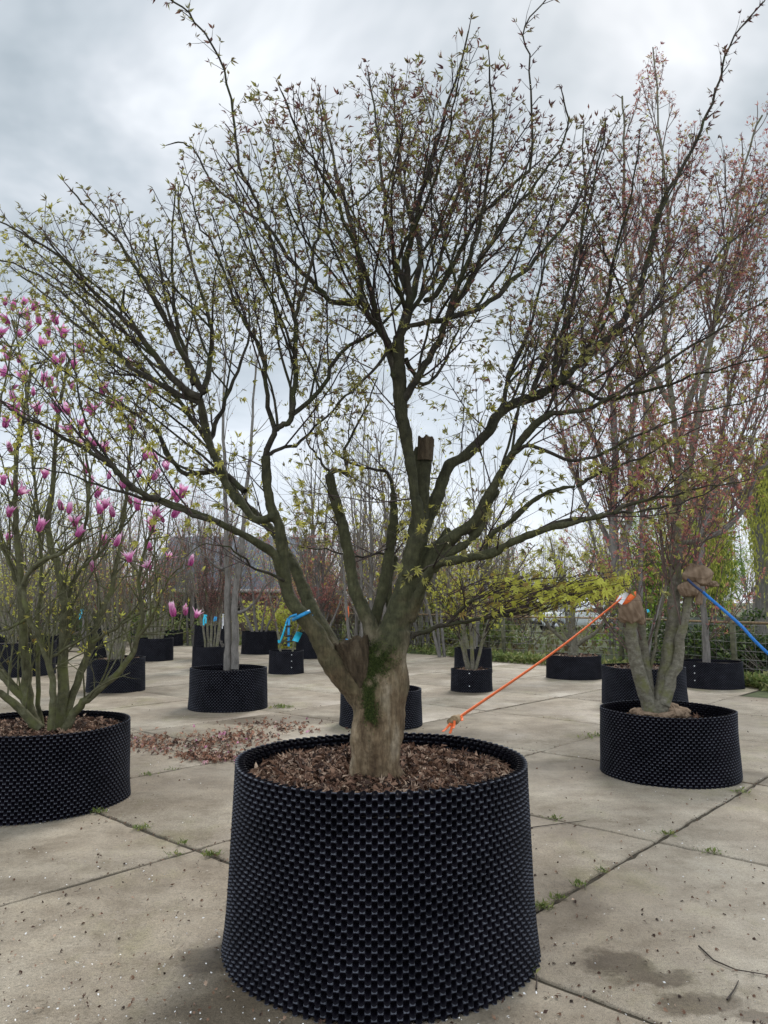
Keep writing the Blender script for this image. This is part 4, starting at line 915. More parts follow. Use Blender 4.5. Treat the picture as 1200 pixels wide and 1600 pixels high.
fpx = [(8, 470), (20, 478), (36, 468), (52, 478), (5, 545), (14, 556), (8, 660), (28, 640), (34, 655), (75, 597), (84, 610), (92, 636), (66, 590), (127, 660), (134, 672), (200, 665), (232, 612), (240, 605), (186, 632), (150, 690), (165, 700), (110, 672), (62, 535), (45, 510), (100, 520), (85, 490),
       (245, 715), (254, 720), (262, 727), (226, 712), (238, 742), (215, 738), (270, 770), (278, 777), (98, 790), (108, 794), (5, 750), (20, 757), (28, 765), (136, 732), (140, 752), (60, 822), (14, 800), (164, 786), (178, 800), (155, 795), (215, 790), (205, 780), (244, 803), (256, 808), (238, 815), (270, 800), (120, 830), (118, 815), (203, 870), (148, 887), (163, 845), (240, 826), (262, 868), (297, 876), (236, 883), (235, 852), (284, 770), (190, 843), (180, 845), (272, 955), (290, 953), (306, 957), (13, 838), (30, 560), (112, 600), (160, 610), (205, 570), (60, 640), (20, 600), (95, 560), (130, 545), (48, 700), (70, 740), (170, 740), (192, 755), (150, 770), (15, 500), (30, 520), (45, 492), (62, 500), (75, 520), (10, 580), (40, 590), (52, 610), (22, 620), (88, 560), (115, 570), (108, 640), (145, 640), (18, 700), (60, 680), (175, 630), (0, 520), (90, 500), (120, 690)]
TF_ = Tubes(); nodes_all = [n_ for nd in mnd for n_ in nd[6:]]
npos = np.array([n_[0] for n_ in nodes_all])
for i, (u, v) in enumerate(fpx):
    Yf = 6.0 + random.uniform(-.55, .5); p = np.array(P(u, v, Yf)); base = p - np.array([0, 0, .04])
    dd = np.linalg.norm(npos - base, axis=1) + np.maximum(0, npos[:, 2] - base[2] + .1) * 3; j = int(dd.argmin()); a = npos[j]
    mid = (a + base) / 2 + np.array([random.gauss(0, .05), random.gauss(0, .05), -.08 * dd[j]])
    s_ = catmull([tuple(a), tuple(mid), tuple(base)], 5); TF_.add([tuple(q) for q in s_], list(np.linspace(.006, .003, len(s_))), 5)
    o = link('flower', FL[i % 5 if random.random() < .8 else 3], None, mg)
    o.matrix_parent_inverse = Matrix(); o.location = Vector(base) - Vector(mg.location); o.rotation_euler = (random.gauss(0, .35), random.gauss(.1, .35), random.random() * 6); o.scale = (random.uniform(.65, 1.1),) * 3
TF_.obj('flower_stalks', M_magbark, mg)

# ------------------------------------------------------------------ straps, tapes, burlap
def ribbon(name, pts, w_, mat, label, cat, parent=None, thick_=.0015, group=None, up=(0, 0, 1)):
    """flat strap swept along pts with width w_ along 'up'"""
    s = catmull(pts, 6) if len(pts) > 2 else [np.array(q, float) for q in pts]; V = []; Q = []; upv = np.array(up, float)
    for i, p in enumerate(s):
        t = s[min(i + 1, len(s) - 1)] - s[max(i - 1, 0)]; t /= np.linalg.norm(t)
        a = upv - upv.dot(t) * t; a /= np.linalg.norm(a) + 1e-9; b = np.cross(t, a)
        for sx, sy in ((-1, -1), (1, -1), (1, 1), (-1, 1)): V.append(tuple(p + a * w_ / 2 * sx + b * thick_ / 2 * sy))
    n = len(s)
    for i in range(n - 1):
        for k in range(4): Q.append((i * 4 + k, i * 4 + (k + 1) % 4, i * 4 + 4 + (k + 1) % 4, i * 4 + 4 + k))
    Q += [(0, 1, 2, 3), ((n - 1) * 4 + 3, (n - 1) * 4 + 2, (n - 1) * 4 + 1, (n - 1) * 4)]
    o = link(name, mesh(name, V, [np.array(Q)], False), mat, parent)
    if label: tag(o, label, cat, group)
    return o
def wrap(c, axis_, r, turns=1.0, n=24, drift=.0):
    u, w_ = perp(norm(axis_)); return [tuple(c[k] + (u[k] * math.cos(a) + w_[k] * math.sin(a)) * r + norm(axis_)[k] * drift * a for k in range(3)) for a in [i / n * 2 * math.pi * turns for i in range(n + 1)]]
# blue tape tied round the two left limbs
tp = empty('blue_tape', P(458, 968, Y0 - .1), 'blue tape tied round the left limbs with long ends hanging down', 'tape')
us_ = [u for u in range(430, 500) if hit(u, 962)[0]]; seg = [us_[0]]
for u in us_[1:]:
    if u - seg[-1] > 1: break
    seg.append(u)
seg = seg[:26]; c1 = P((seg[0] + seg[-1]) / 2, 962, Y0 - .05); r1_ = (seg[-1] - seg[0]) / 2 / F * Y0 * .93 + .011; print('tape', seg[0], seg[-1])
ribbon('loop', wrap(c1, (-.45, 0, .9), r1_), .015, M_blue, None, None, tp, up=(-.45, 0, .9))
c2 = P(487, 966, Y0 + .12); ribbon('loop', wrap(c2, (-.4, 0, .9), .05), .024, M_blue, None, None, tp, up=(-.4, 0, .9))
ribbon('loop_end', [P(seg[0] + 6, 960, Y0 - .10), P(seg[0] - 3, 963, Y0 - .10), P(451, 967, Y0 - .12), P(447, 974, Y0 - .13)], .010, M_blue, None, None, tp)
ribbon('tail', [P(450, 966, Y0 - .12), P(444, 985, Y0 - .13), P(437, 1004, Y0 - .12), P(435, 1000, Y0 - .12)], .008, M_bluetag, None, None, tp, up=(1, .3, .2))
tl = ribbon('tail', [P(452, 966, Y0 - .12), P(451, 985, Y0 - .14), P(451, 1010, Y0 - .13)], .010, M_blue, None, None, tp, up=(1, .2, 0))
for v in (979, 994, 1003): ribbon('print', [P(446, v, Y0 - .145), P(456, v - 1, Y0 - .145)], .008, M_blk, None, None, tl, up=(0, 0, 1))
ribbon('label', [P(461, 1002, Y0 - .1), P(468, 988, Y0 - .12)], .028, M_bluetag, None, None, tp, up=(1, 0, .35))
def burlap_lump(c, rx, ry, rz, tilt, seed):
    rnd = random.Random(seed); n, m = 90, 60; V = []; ph = [rnd.uniform(0, 6) for _ in range(6)]
    for i in range(m + 1):
        f = i / m; ph_ = f * math.pi
        for k in range(n):
            a = k * 2 * math.pi / n
            rr = 1 + .07 * (1 - abs(math.sin(2.0 * math.sin(a + ph[1]) + 7 * f + ph[4]))) ** 2 - .07 * (1 - abs(math.sin(1.6 * math.cos(a * 2 + ph[0]) - 5 * f + ph[5]))) ** 3 + .02 * math.sin(5 * a + 17 * f) + .10 * math.sin(3 * a + 4 * f + ph[0]) + .07 * math.sin(7 * a + 6 * f + ph[1]) + .05 * math.sin(13 * a - 9 * f + ph[2]) + .06 * math.sin(9 * f + 2 * a + ph[3])
            sx = math.sin(ph_) ** .42 * rr; skirt = 1 + .45 * max(0, f - .65)
            V.append(Vector((rx * sx * math.cos(a) * skirt, ry * sx * math.sin(a) * skirt, rz * math.cos(ph_) * (1 + .08 * math.sin(4 * a + ph[4])))))
    M_ = Matrix.Rotation(tilt, 3, 'Y'); V = [tuple(M_ @ v + Vector(c)) for v in V]
    Q = [(i * n + k, i * n + (k + 1) % n, (i + 1) * n + (k + 1) % n, (i + 1) * n + k) for i in range(m) for k in range(n)]
    return V, Q
YR = POTS['right'][1]
def burlap(label, lumps):
    V = []; Q = []
    for l in lumps:
        v, q = burlap_lump(*l); b = len(V); V += v; Q += [tuple(b + i for i in f) for f in q]
    o = link('burlap_wrap', mesh('burlap_wrap', V, [np.array(Q)], True), M_burlap); return tag(o, label, 'burlap')
burlap('brown burlap wrapped over the left stub, tied with orange strap', [(P(984, 950, YR - .1), .105, .10, .13, -.12, 1), (P(977, 928, YR - .1), .05, .05, .05, -.3, 2), (P(998, 962, YR - .12), .035, .03, .08, -.5, 3)])
burlap('tan burlap bundle over the right stub, tied with blue strap', [(P(1090, 898, YR - .12), .115, .11, .085, .25, 4), (P(1078, 920, YR - .12), .085, .08, .065, -.1, 5), (P(1112, 912, YR - .15), .055, .05, .025, .1, 6), (P(1093, 932, YR - .14), .03, .03, .07, .1, 7)])
rv = []; rq = []
for k_, (u, v, dy, a_, b_, c_) in enumerate(((1004, 1116, -.02, .07, .08, .030), (1020, 1118, -.10, .08, .06, .025), (1040, 1118, -.10, .08, .06, .028), (1058, 1114, -.04, .09, .08, .042), (1066, 1110, .03, .07, .08, .03), (1048, 1108, .06, .07, .09, .05), (996, 1112, .05, .06, .08, .03))):
    v_, q_ = burlap_lump(P(u, v, YR + dy), a_, b_, c_, .2 * math.sin(k_ * 2), 20 + k_); b0 = len(rv); rv += v_; rq += [tuple(b0 + i for i in f) for f in q_]
o = link('burlap_sack', mesh('burlap_sack', rv, [np.array(rq)], True), M_burlap); tag(o, 'crumpled burlap root cloth around the foot of the trunks in the right pot', 'burlap')
st = empty('orange_strap', P(705, 1135, 4.4), 'orange ratchet strap running from the left burlap stub down to the largest pot', 'strap')
A = P(975, 932, YR - .2); B = P(716, 1122, 4.45)
ribbon('webbing', [A, tuple((a + b) / 2 - (.03 if k == 2 else 0) for k, (a, b) in enumerate(zip(A, B))), B], .034, M_orange, None, None, st, .004, up=(0, -.7, .5))
ribbon('loop', [P(963, 934, YR - .2), P(975, 940, YR - .24), P(990, 930, YR - .23), P(994, 928, YR - .12)], .05, M_orange, None, None, st, .004)
ribbon('tag', [P(967, 942, YR - .26), P(978, 925, YR - .26)], .06, M_white, None, None, st, .002, up=(1, 0, .3))
T = Tubes(); T.add([P(703, 1129, 4.4), P(718, 1121, 4.46)], [.022, .02], 10); T.add([P(709, 1126, 4.4), P(712, 1124, 4.42)], [.027, .027], 10); T.obj('ratchet', M_wood, st, True)
for (u1, v1, u2, v2) in ((704, 1130, 692, 1143), (706, 1130, 703, 1146), (710, 1126, 708, 1138), (720, 1118, 722, 1126)): ribbon('strap_end', [P(u1, v1, 4.38), P((u1 + u2) / 2 + 1, (v1 + v2) / 2, 4.37), P(u2, v2, 4.33)], .014, M_orange, None, None, st, .003, up=(1, 0, .2))
bs_ = empty('blue_strap', P(1100, 928, YR), 'blue webbing strap running from the tan burlap bundle out to the right', 'strap')
A = P(1098, 925, YR - .28); B = P(1420, 1210, 6.5)
ribbon('webbing', [A, P(1155, 975, YR - .38), P(1210, 1030, YR - .45), B], .026, M_bluestrap, None, None, bs_, .004, up=(.6, -.5, .6))
ribbon('loop', [P(1074, 905, YR - .22), P(1085, 915, YR - .28), P(1098, 925, YR - .28)], .022, plain('navy_webbing', (.02, .035, .09), .7), None, None, bs_, .006)
# small tapes on the farther trees
for (u, v, Y, w_, h_, mat, lab) in ((321, 962, 17, .08, .30, M_bluetag, 'bright blue tape knotted on a stem left of the grey trunk'), (337, 965, 17, .07, .12, M_blue, 'small dark blue tape on the reddish upright tree'), (349, 960, 11.3, .025, .30, M_white, 'white label strip hanging on the grey trunk'),
        (370, 972, 11.2, .03, .16, M_yel, 'yellow ribbon knotted on the grey double trunk'), (543, 948, 20, .10, .5, M_orange, 'small orange tape on a far sapling behind the limbs'), (1012, 953, 10.5, .03, .05, M_bluetag, 'tiny blue tag right of the burlap wrapped stub'),
        (128, 953, 12.5, .05, .22, M_bluetag, 'blue tape among the magnolia stems'), (255, 948, 20, .06, .2, M_yel, 'small yellow ribbon right of the magnolia'), (543, 1000, 19, .1, .2, M_blue, 'small blue tape low on the far sapling')):
    p = P(u, v, Y); rr = empty('tree_tape', p, lab, 'tape')
    w_ *= .65; h_ *= .7; ribbon('knot', wrap(p, (.1, 0, 1), w_ * .7, 1, 12), w_ * .8, mat, None, None, rr)
    for s in (-1, 1): ribbon('tail', [(p[0], p[1] - w_ * .8, p[2]), (p[0] + s * w_ * .5, p[1] - w_, p[2] - h_ * .4), (p[0] + s * w_ * .4, p[1] - w_, p[2] - h_ * (.8 if s > 0 else 1))], w_ * .7, mat, None, None, rr, up=(1, 0, .2))

# ------------------------------------------------------------------ litter, petals, weeds
def groundpts(n_, u0, u1, v0, v1, z=0.006):
    return [(G(random.uniform(u0, u1), v0 + (v1 - v0) * random.random() ** .8, z), (random.gauss(0, 1), random.gauss(0, 1), random.gauss(0, .12))) for _ in range(n_)]
def onpot(p): return any((p[0] - q[0]) ** 2 + (p[1] - q[1]) ** 2 < (q[2] + .04) ** 2 for q in POTS.values())
nd = []
for _ in range(1500):
    c = random.choice(((235, 1160, 22, 7, 1), (330, 1158, 32, 7, 1.5), (380, 1150, 30, 7, 1), (300, 1163, 60, 7, 1), (345, 1183, 26, 3, .6), (310, 1180, 20, 3, .4), (430, 1135, 40, 6, .5)))
    nd.append((G(random.gauss(c[0], c[2]), random.gauss(c[1], c[3]), random.uniform(.004, .03)), (random.gauss(0, 1), random.gauss(0, 1), random.gauss(0, .3))))
nd = [n_ for n_ in nd if not onpot(n_[0])]
o = leaves('fallen_leaves', [merge([turn(lance(1, .5, .22, .15), 0, 0)]), LF_PALM[0]], nd, .05, M_litter); tag(o, 'rusty and pink fallen leaves drifted between the left pot and the main pot', 'fallen leaves', kind='stuff')
nd = [n_ for n_ in groundpts(3000, -50, 1250, 1110, 1640, .007) if not onpot(n_[0])]
nd = [n_ for n_ in nd if fnoise(n_[0][0] * 1.3, n_[0][1] * 1.1, 2) > random.uniform(-.9, .35) or n_[0][0] < -.3]
o = leaves('scattered_petals', LF_OVAL, nd[:650], .0115, M_speck, None, .2); tag(o, 'tiny white petals scattered over the concrete', 'petals', kind='stuff')
nd = [n_ for n_ in groundpts(1500, -50, 1250, 1080, 1640, .008) if not onpot(n_[0])]
o = leaves('scattered_debris', [LF_OVAL[0], lance(1, .15), LF_PALM[1]], nd, .020, M_mulch, None, .3); tag(o, 'dark crumbs and bits of twig scattered over the concrete', 'debris', kind='stuff')
# crumbs along joints
nd = []
for _ in range(9000):
    if random.random() < .5: x, y = st2xy(S0 + random.randint(-1, 4) * SP + random.gauss(0, .013), T0 + random.uniform(-3, 4) * SP)
    else: x, y = st2xy(S0 + random.uniform(-1, 5) * SP, T0 + random.randint(-3, 4) * SP + random.gauss(0, .013))
    if y > 1 and fnoise(x * 3, y * 3, 1) > random.uniform(-.7, .6) and not onpot((x, y)): nd.append(((x, y, random.uniform(-.004, .004)), (random.gauss(0, 1), random.gauss(0, 1), .2)))
o = leaves('joint_debris', LF_OVAL, nd, .016, M_mulch, None, .3); tag(o, 'brown crumbs and moss packed in the joints between the slabs', 'debris', kind='stuff')
def tuft(name, u, v, r, n_, label, hgt=.06, mat=None, cat='weed'):
    p = G(u, v); s_ = p[0] * D1[0] + p[1] * D1[1] - S0; t_ = p[0] * D2[0] + p[1] * D2[1] - T0; ds = s_ - SP * round(s_ / SP); dt = t_ - SP * round(t_ / SP)
    if min(abs(ds), abs(dt)) < .3:
        if abs(ds) < abs(dt): p = (p[0] - D1[0] * ds, p[1] - D1[1] * ds, 0)
        else: p = (p[0] - D2[0] * dt, p[1] - D2[1] * dt, 0)
    nd = [((p[0] + random.gauss(0, r), p[1] + random.gauss(0, r * .7), random.uniform(0, hgt * .3)), (random.gauss(0, .8), random.gauss(0, .8), random.uniform(.3, 1.3))) for _ in range(n_)]
    o = leaves(name, [lance(1, .22), lance(1, .45), lance(1.3, .1)], nd, hgt, mat or M_weed, None, .25); return tag(o, label, cat, 'weeds in the paving joints')
for u, v, r, n_, lab in ((868, 1424, .035, 220, 'largest green weed tuft on the joint right of the main pot'), (888, 1409, .022, 90, 'smaller weed tuft just up the joint from the largest one'), (920, 1390, .02, 50, 'thin weed on the joint midway up to the slab corner'), (955, 1367, .02, 40, 'sparse weed on the right joint below the slab corner'),
        (1048, 1306, .03, 60, 'dry grass at the slab corner below the right pot'), (1120, 1328, .04, 70, 'grassy weed on the joint at the right edge'), (882, 1274, .035, 60, 'small weed beside the main pot rim at the right'), (242, 1290, .04, 140, 'round weed tuft in the joint right of the left pot'), (176, 1266, .035, 90, 'weed against the foot of the left pot'),
        (300, 1315, .02, 40, 'tiny weed in the joint between the left and main pots'), (348, 1332, .035, 110, 'weed cluster beside the main pot at the left'), (283, 1340, .04, 70, 'low grass at the left slab corner'), (258, 1200, .04, 60, 'yellowish weed near the fallen leaves'), (215, 1208, .04, 50, 'weed beside the left pot wall'),
        (440, 1106, .10, 200, 'grass tuft beside the grey double trunk pot'), (755, 1076, .05, 60, 'weed at the foot of the small pot with pale slim stems'), (895, 1148, .08, 80, 'weed on the far joint left of the right pot'), (846, 1508, .025, 60, 'weed at the right foot of the main pot'), (1130, 1076, .12, 80, 'weeds at the foot of the far right pot'), (1150, 1236, .05, 60, 'dry weed by the foot of the right pot')):
    tuft('weed_tuft', u, v, r * .75, int(n_ * .55), lab, random.uniform(.026, .038) if v > 1180 else .05)
# verge of weeds behind the slabs, and twigs lying about
nd = []
for _ in range(26000):
    k = random.random(); i = min(5, int(k * 6)); a, b = EDGE[i], EDGE[i + 1]; f = random.random(); x = a[0] + (b[0] - a[0]) * f; y = a[1] + (b[1] - a[1]) * f + abs(random.gauss(0, .9)) - .1
    if fnoise(x * .9, y * .9, 3) > random.uniform(-.9, .3): nd.append(((x, y, random.uniform(0, .16)), (random.gauss(0, .6), random.gauss(0, .6), random.uniform(0, 1))))
o = leaves('verge_weeds', [lance(1, .5), lance(1, .3)], nd, .12, M_weed, None, .4); tag(o, 'green weeds growing along the far edge of the slabs', 'weeds', kind='stuff')
nd = [((random.uniform(-40, 40), random.uniform(20, 70), random.uniform(0, .1)), (random.gauss(0, .6), random.gauss(0, .6), 1)) for _ in range(26000)]
nd = [n_ for n_ in nd if beyond_edge(n_[0][0], n_[0][1])]
o = leaves('rough_grass', [lance(1, .2), lance(1, .5)], nd, .3, leafmat('rough_grass_blades', [(0, (.10, .07, .04)), (.5, (.16, .14, .06)), (1, (.14, .17, .05))], .3), None, .4); tag(o, 'rough grass and dead growth under the far trees', 'grass', kind='stuff')
for pts, lab in (([(1092, 1478), (1115, 1500), (1150, 1515), (1205, 1524)], 'long curved dark twig lying on the slab at the lower right'), ([(1136, 1562), (1148, 1545), (1154, 1532)], 'short pale twig below the curved one'), ([(838, 1545), (839, 1530), (838, 1522)], 'small twig at the right foot of the main pot'), ([(800, 1297), (850, 1290), (915, 1282)], 'thin straight twig right of the main pot')):
    T = Tubes(); T.add([G(u, v, .008) for u, v in pts], list(np.linspace(.004, .0018, len(pts))), 5); o = T.obj('fallen_twig', M_debris); tag(o, lab, 'twig')

# ------------------------------------------------------------------ fence, barn, car, hedge
def boxes(L):
    V = []; Q = []
    for (x0, x1, y0, y1, z0, z1) in L:
        b = len(V); V += [(x, y, z) for z in (z0, z1) for x, y in ((x0, y0), (x1, y0), (x1, y1), (x0, y1))]
        Q += [tuple(b + i for i in f) for f in ((0, 3, 2, 1), (4, 5, 6, 7), (0, 1, 5, 4), (1, 2, 6, 5), (2, 3, 7, 6), (3, 0, 4, 7))]
    return V, [np.array(Q)]
def fenceline(pts, name, label, h=1.25, sp=2.2, wires=6, mat=M_post, rail=None):
    root = empty(name, (*pts[0], 0), label, 'fence'); T = Tubes(); mesh_t = Tubes()
    for a, b in zip(pts[:-1], pts[1:]):
        l = math.hypot(b[0] - a[0], b[1] - a[1]); n = max(1, int(l / sp))
        for i in range(n):
            f = i / n; x, y = a[0] + (b[0] - a[0]) * f, a[1] + (b[1] - a[1]) * f; T = Tubes(); T.add([(x, y, 0), (x + random.gauss(0, .03), y, h * random.uniform(.9, 1.1))], [.06, .055], 8); T.obj('post', mat, root, True)
        for k in range(wires):
            z = .12 + (h - .2) * k / (wires - 1); mesh_t.add([(a[0], a[1] - .07, z), (b[0], b[1] - .07, z)], [.004, .004], 3)
        for i in range(int(l / .2)): 
            f = i * .2 / l; x, y = a[0] + (b[0] - a[0]) * f, a[1] + (b[1] - a[1]) * f - .07; mesh_t.add([(x, y, .1), (x, y, h - .08)], [.0025, .0025], 3)
        if rail: 
            R_ = Tubes(); R_.add([(a[0], a[1] - .1, rail), (b[0], b[1] - .1, rail)], [.025, .02], 6); R_.obj('rail', M_wood, root, True)
    mesh_t.obj('wire_mesh', M_wire, root)
e = EDGE
fenceline([(q[0], q[1] + 1.2) for q in (e[1], e[2], e[3], e[4], e[5], e[6])], 'wire_fence', 'wire mesh fence on old wooden posts along the back of the slabs', 1.15, 2.4, 7, M_post, 1.12)
fenceline([(-22, 27.5), (-8.0, 27.5)], 'wire_fence', 'wire fence behind the far left pots, in front of the dark shed', 1.2, 2.4, 5)

def roof_mat():
    m, t, b, o = newmat('grey_corrugated_roof'); c = t.nodes.new('ShaderNodeTexCoord'); wv = t.nodes.new('ShaderNodeTexWave'); wv.inputs['Scale'].default_value = 2.2; wv.bands_direction = 'X'
    t.links.new(c.outputs['Object'], wv.inputs['Vector']); n = noise(t, 3, 6, .7)
    col = ramp(t, n.outputs[0], [(.3, (.075, .08, .095)), (.55, (.13, .137, .155)), (.75, (.17, .175, .16))])
    t.links.new(col.outputs[0], b.inputs['Base Color']); b.inputs['Roughness'].default_value = .8; bump(t, b, wv.outputs['Fac'], .8, .05); return m
def brick_mat():
    m, t, b, o = newmat('brown_brick'); c = t.nodes.new('ShaderNodeTexCoord'); mp = t.nodes.new('ShaderNodeMapping'); mp.inputs['Rotation'].default_value = (R(90), 0, 0); t.links.new(c.outputs['Object'], mp.inputs[0])
    br = t.nodes.new('ShaderNodeTexBrick'); br.inputs['Scale'].default_value = 4; br.inputs['Color1'].default_value = (.13, .065, .045, 1); br.inputs['Color2'].default_value = (.09, .05, .04, 1); br.inputs['Mortar'].default_value = (.16, .14, .12, 1)
    t.links.new(mp.outputs[0], br.inputs['Vector']); t.links.new(br.outputs['Color'], b.inputs['Base Color']); b.inputs['Roughness'].default_value = .9; return m
M_roof, M_brick = roof_mat(), brick_mat(); M_dark = plain('dark_opening', (.02, .018, .016), .8); M_trim = plain('weathered_trim', (.34, .31, .28), .8)
def barn(x0, x1, y0, depth, eave, ridge, label, openings, name='barn'):
    root = empty(name, ((x0 + x1) / 2, y0, 0), label, 'building'); ym = y0 + depth / 2
    Vw, Fw = boxes([(x0 + .3, x1 - .3, y0, y0 + depth, 0, eave)]); link('wall', mesh('wall', Vw, Fw), M_brick, root)
    Vg = [(x0 + .3, y0, eave), (x0 + .3, y0 + depth, eave), (x0 + .3, ym, ridge - .1), (x1 - .3, y0, eave), (x1 - .3, y0 + depth, eave), (x1 - .3, ym, ridge - .1)]
    link('gable', mesh('gable', Vg, [np.array([(0, 1, 2), (3, 5, 4)])]), M_roof, root)
    V = []; Q = []; n = int((x1 - x0) / .09)
    for side in (0, 1):
        for i in range(n + 1):
            x = x0 + (x1 - x0) * i / n; dz = .025 * math.cos(i * math.pi)
            ye_ = y0 - .4 if side == 0 else y0 + depth + .4; ze = eave - .25
            V += [(x, ye_, ze + dz), (x, ym, ridge + dz), (x, ye_, ze + dz - .05), (x, ym, ridge + dz - .05)]
    for s in (0, 1):
        b = s * (n + 1) * 4
        for i in range(n): k = b + i * 4; Q += [(k, k + 4, k + 5, k + 1), (k + 2, k + 3, k + 7, k + 6), (k, k + 2, k + 6, k + 4)]
    link('roof', mesh('roof', V, [np.array(Q)]), M_roof, root)
    Vt, Ft = boxes([(x0, x1, y0 - .46, y0 - .405, eave - .42, eave - .26)]); link('gutter', mesh('gutter', Vt, Ft), M_trim, root)
    for (a, b, z0, z1, kind) in openings:
        Vo, Fo = boxes([(a, b, y0 - .03, y0 + .02, z0, z1)]); o = link(kind, mesh(kind, Vo, Fo), M_dark, root)
        Vf, Ff = boxes([(a - .07, a - .002, y0 - .05, y0 - .003, z0, z1), (b + .002, b + .07, y0 - .05, y0 - .003, z0, z1), (a - .07, b + .07, y0 - .052, y0 - .003, z1 + .002, z1 + .08)]); link('frame', mesh('frame', Vf, Ff), M_trim, o)
xa, xb = P(232, 900, 36)[0], P(472, 900, 36)[0]
barn(xa, xb, 36, 7, 2.35, 4.9, 'grey roofed brick barn behind the trees left of the maple trunk', [(xa + 1, xa + 2.6, 0, 1.9, 'door'), (xa + 3.6, xa + 4.4, .9, 1.7, 'window'), (xa + 5.3, xa + 6.1, .9, 1.7, 'window')])
barn(P(-120, 900, 34)[0], P(150, 900, 34)[0], 34, 5, 1.7, 2.7, 'low dark open shed behind the magnolia at the left', [(P(-20, 900, 34)[0], P(60, 900, 34)[0], 0, 1.4, 'opening'), (P(75, 900, 34)[0], P(135, 900, 34)[0], 0, 1.4, 'opening')], 'shed')

def car(loc, rz, s):
    root = empty('parked_car', loc, 'silver white car parked beyond the fence behind the gnarled tree', 'car'); root.rotation_euler = (0, 0, rz)
    prof = [(-2.1, .35), (-2.15, .62), (-2.05, .85), (-1.55, .95), (-1.05, 1.0), (-.35, 1.42), (.2, 1.52), (1.1, 1.5), (1.75, 1.38), (2.05, 1.0), (2.15, .8), (2.12, .38)]
    V = []; Q = []; n = len(prof)
    secs = [(-.82, .86), (-.80, 1), (-.4, 1.01), (0, 1.015), (.4, 1.01), (.80, 1), (.82, .86)]
    for (y, k) in secs:
        for (x, z) in prof:
            inset = .16 * max(0, (z - .95) / .55); V.append((x * (1 if k > .9 else .985), y * (1 - inset), .35 + (z - .35) * (k if k > .9 else .985)))
    m = len(secs)
    for j in range(m - 1):
        for i in range(n): Q.append((j * n + i, j * n + (i + 1) % n, (j + 1) * n + (i + 1) % n, (j + 1) * n + i))
    def lk(nm, V, Fs, mat, par=root, sm_=False):
        o = bpy.data.objects.new(nm, mesh(nm, V, Fs, sm_)); COL.objects.link(o); o.data.materials.append(mat); o.parent = par; return o
    body = lk('body', V, [np.array(Q), np.array([tuple(range(n))[::-1], tuple((m - 1) * n + i for i in range(n))])], plain('silver_paint', (.78, .80, .82), .3, .04, spec=.6))
    gl = plain('car_glass', (.03, .035, .04), .08, spec=.8)
    for y in (-.80, .80):
        for (xs) in ([(-.88, 1.02), (-.36, 1.33), (.16, 1.43), (.16, 1.02)], [(.22, 1.02), (.22, 1.43), (1.0, 1.42), (1.0, 1.02)], [(1.06, 1.02), (1.06, 1.41), (1.6, 1.32), (1.78, 1.05)]):
            V = [(x, (y + (.012 if y > 0 else -.012)) * (1 - .16 * max(0, (z - .95) / .55)), z) for x, z in xs]; V += [(a, b * .98, c) for a, b, c in V]
            lk('window', V, [np.array([(0, 1, 2, 3), (7, 6, 5, 4), (0, 4, 5, 1), (1, 5, 6, 2), (2, 6, 7, 3), (3, 7, 4, 0)])], gl)
    V = [(-1.02, -.68, 1.03), (-1.02, .68, 1.03), (-.40, .6, 1.41), (-.40, -.6, 1.41)]; lk('windscreen', [(a - .012, b, c + .012) for a, b, c in V], [np.array([(0, 1, 2, 3)])], gl)
    tyre = plain('tyre_rubber', (.02, .02, .02), .8); rim = plain('alloy', (.4, .4, .42), .35, metal=.8)
    for x in (-1.35, 1.35):
        for y in (-.8, .8):
            T = Tubes(); T.add([(x, y - .1, .32), (x, y + .1, .32)], [.32, .32], 24); Vv, Fv = T.arrays(True); w_ = lk('wheel', Vv, Fv, tyre)
            T = Tubes(); T.add([(x, y - .115, .32), (x, y + .115, .32)], [.2, .2], 16); Vv, Fv = T.arrays(True); lk('rim', Vv, Fv, rim, w_)
    for y in (-.6, .6):
        Vv, Fv = boxes([(-2.16, -2.0, y - .16, y + .16, .66, .8)]); lk('headlight', Vv, Fv, M_white)
        Vv, Fv = boxes([(2.0, 2.16, y - .14, y + .14, .78, .95)]); lk('tail_light', Vv, Fv, plain('red_lens', (.4, .02, .02), .3))
    Vv, Fv = boxes([(-2.2, -2.05, -.78, .78, .4, .56)]); lk('bumper', Vv, Fv, M_dark); Vv, Fv = boxes([(2.07, 2.2, -.78, .78, .42, .58)]); lk('bumper', Vv, Fv, M_dark)
    for y in (-.92, .92):
        Vv, Fv = boxes([(-.85, -.72, y - .08, y + .08, 1.0, 1.13)]); lk('mirror', Vv, Fv, M_dark)
    root.scale = (s,) * 3
pc = P(903, 980, 38); car((pc[0], 38, 0.0), R(8), 1.0)

def shrub(name, x, y, w_, d_, h, n_, size, mat, label, cat='shrub', stems=6, z0=0, templ=LF_OVAL, group=None):
    root = empty(name, (x, y, 0), label, cat, group); T = Tubes(); nd = []; cl = [(random.gauss(0, .36) * w_, random.gauss(0, .33) * d_, z0 + abs(random.gauss(.5, .28)) * (h - z0), random.uniform(.10, .26)) for _ in range(34)]
    for c in cl: 
        T.add([(x + c[0] * .2, y + c[1] * .2, 0), (x + c[0] * .6, y + c[1] * .6, c[2] * .5), (x + c[0], y + c[1], c[2])], [.02, .014, .006], 4)
    for _ in range(n_):
        c = random.choice(cl); nd.append(((x + c[0] + random.gauss(0, c[3] * w_ * .5), y + c[1] + random.gauss(0, c[3] * d_ * .5), max(.03, c[2] + random.gauss(0, c[3] * h * .4))), (random.gauss(0, 1), random.gauss(0, 1), random.gauss(.2, .6))))
    T.obj('stems', M_fartwig, root); leaves('foliage', templ, nd, size, mat, root, .5)
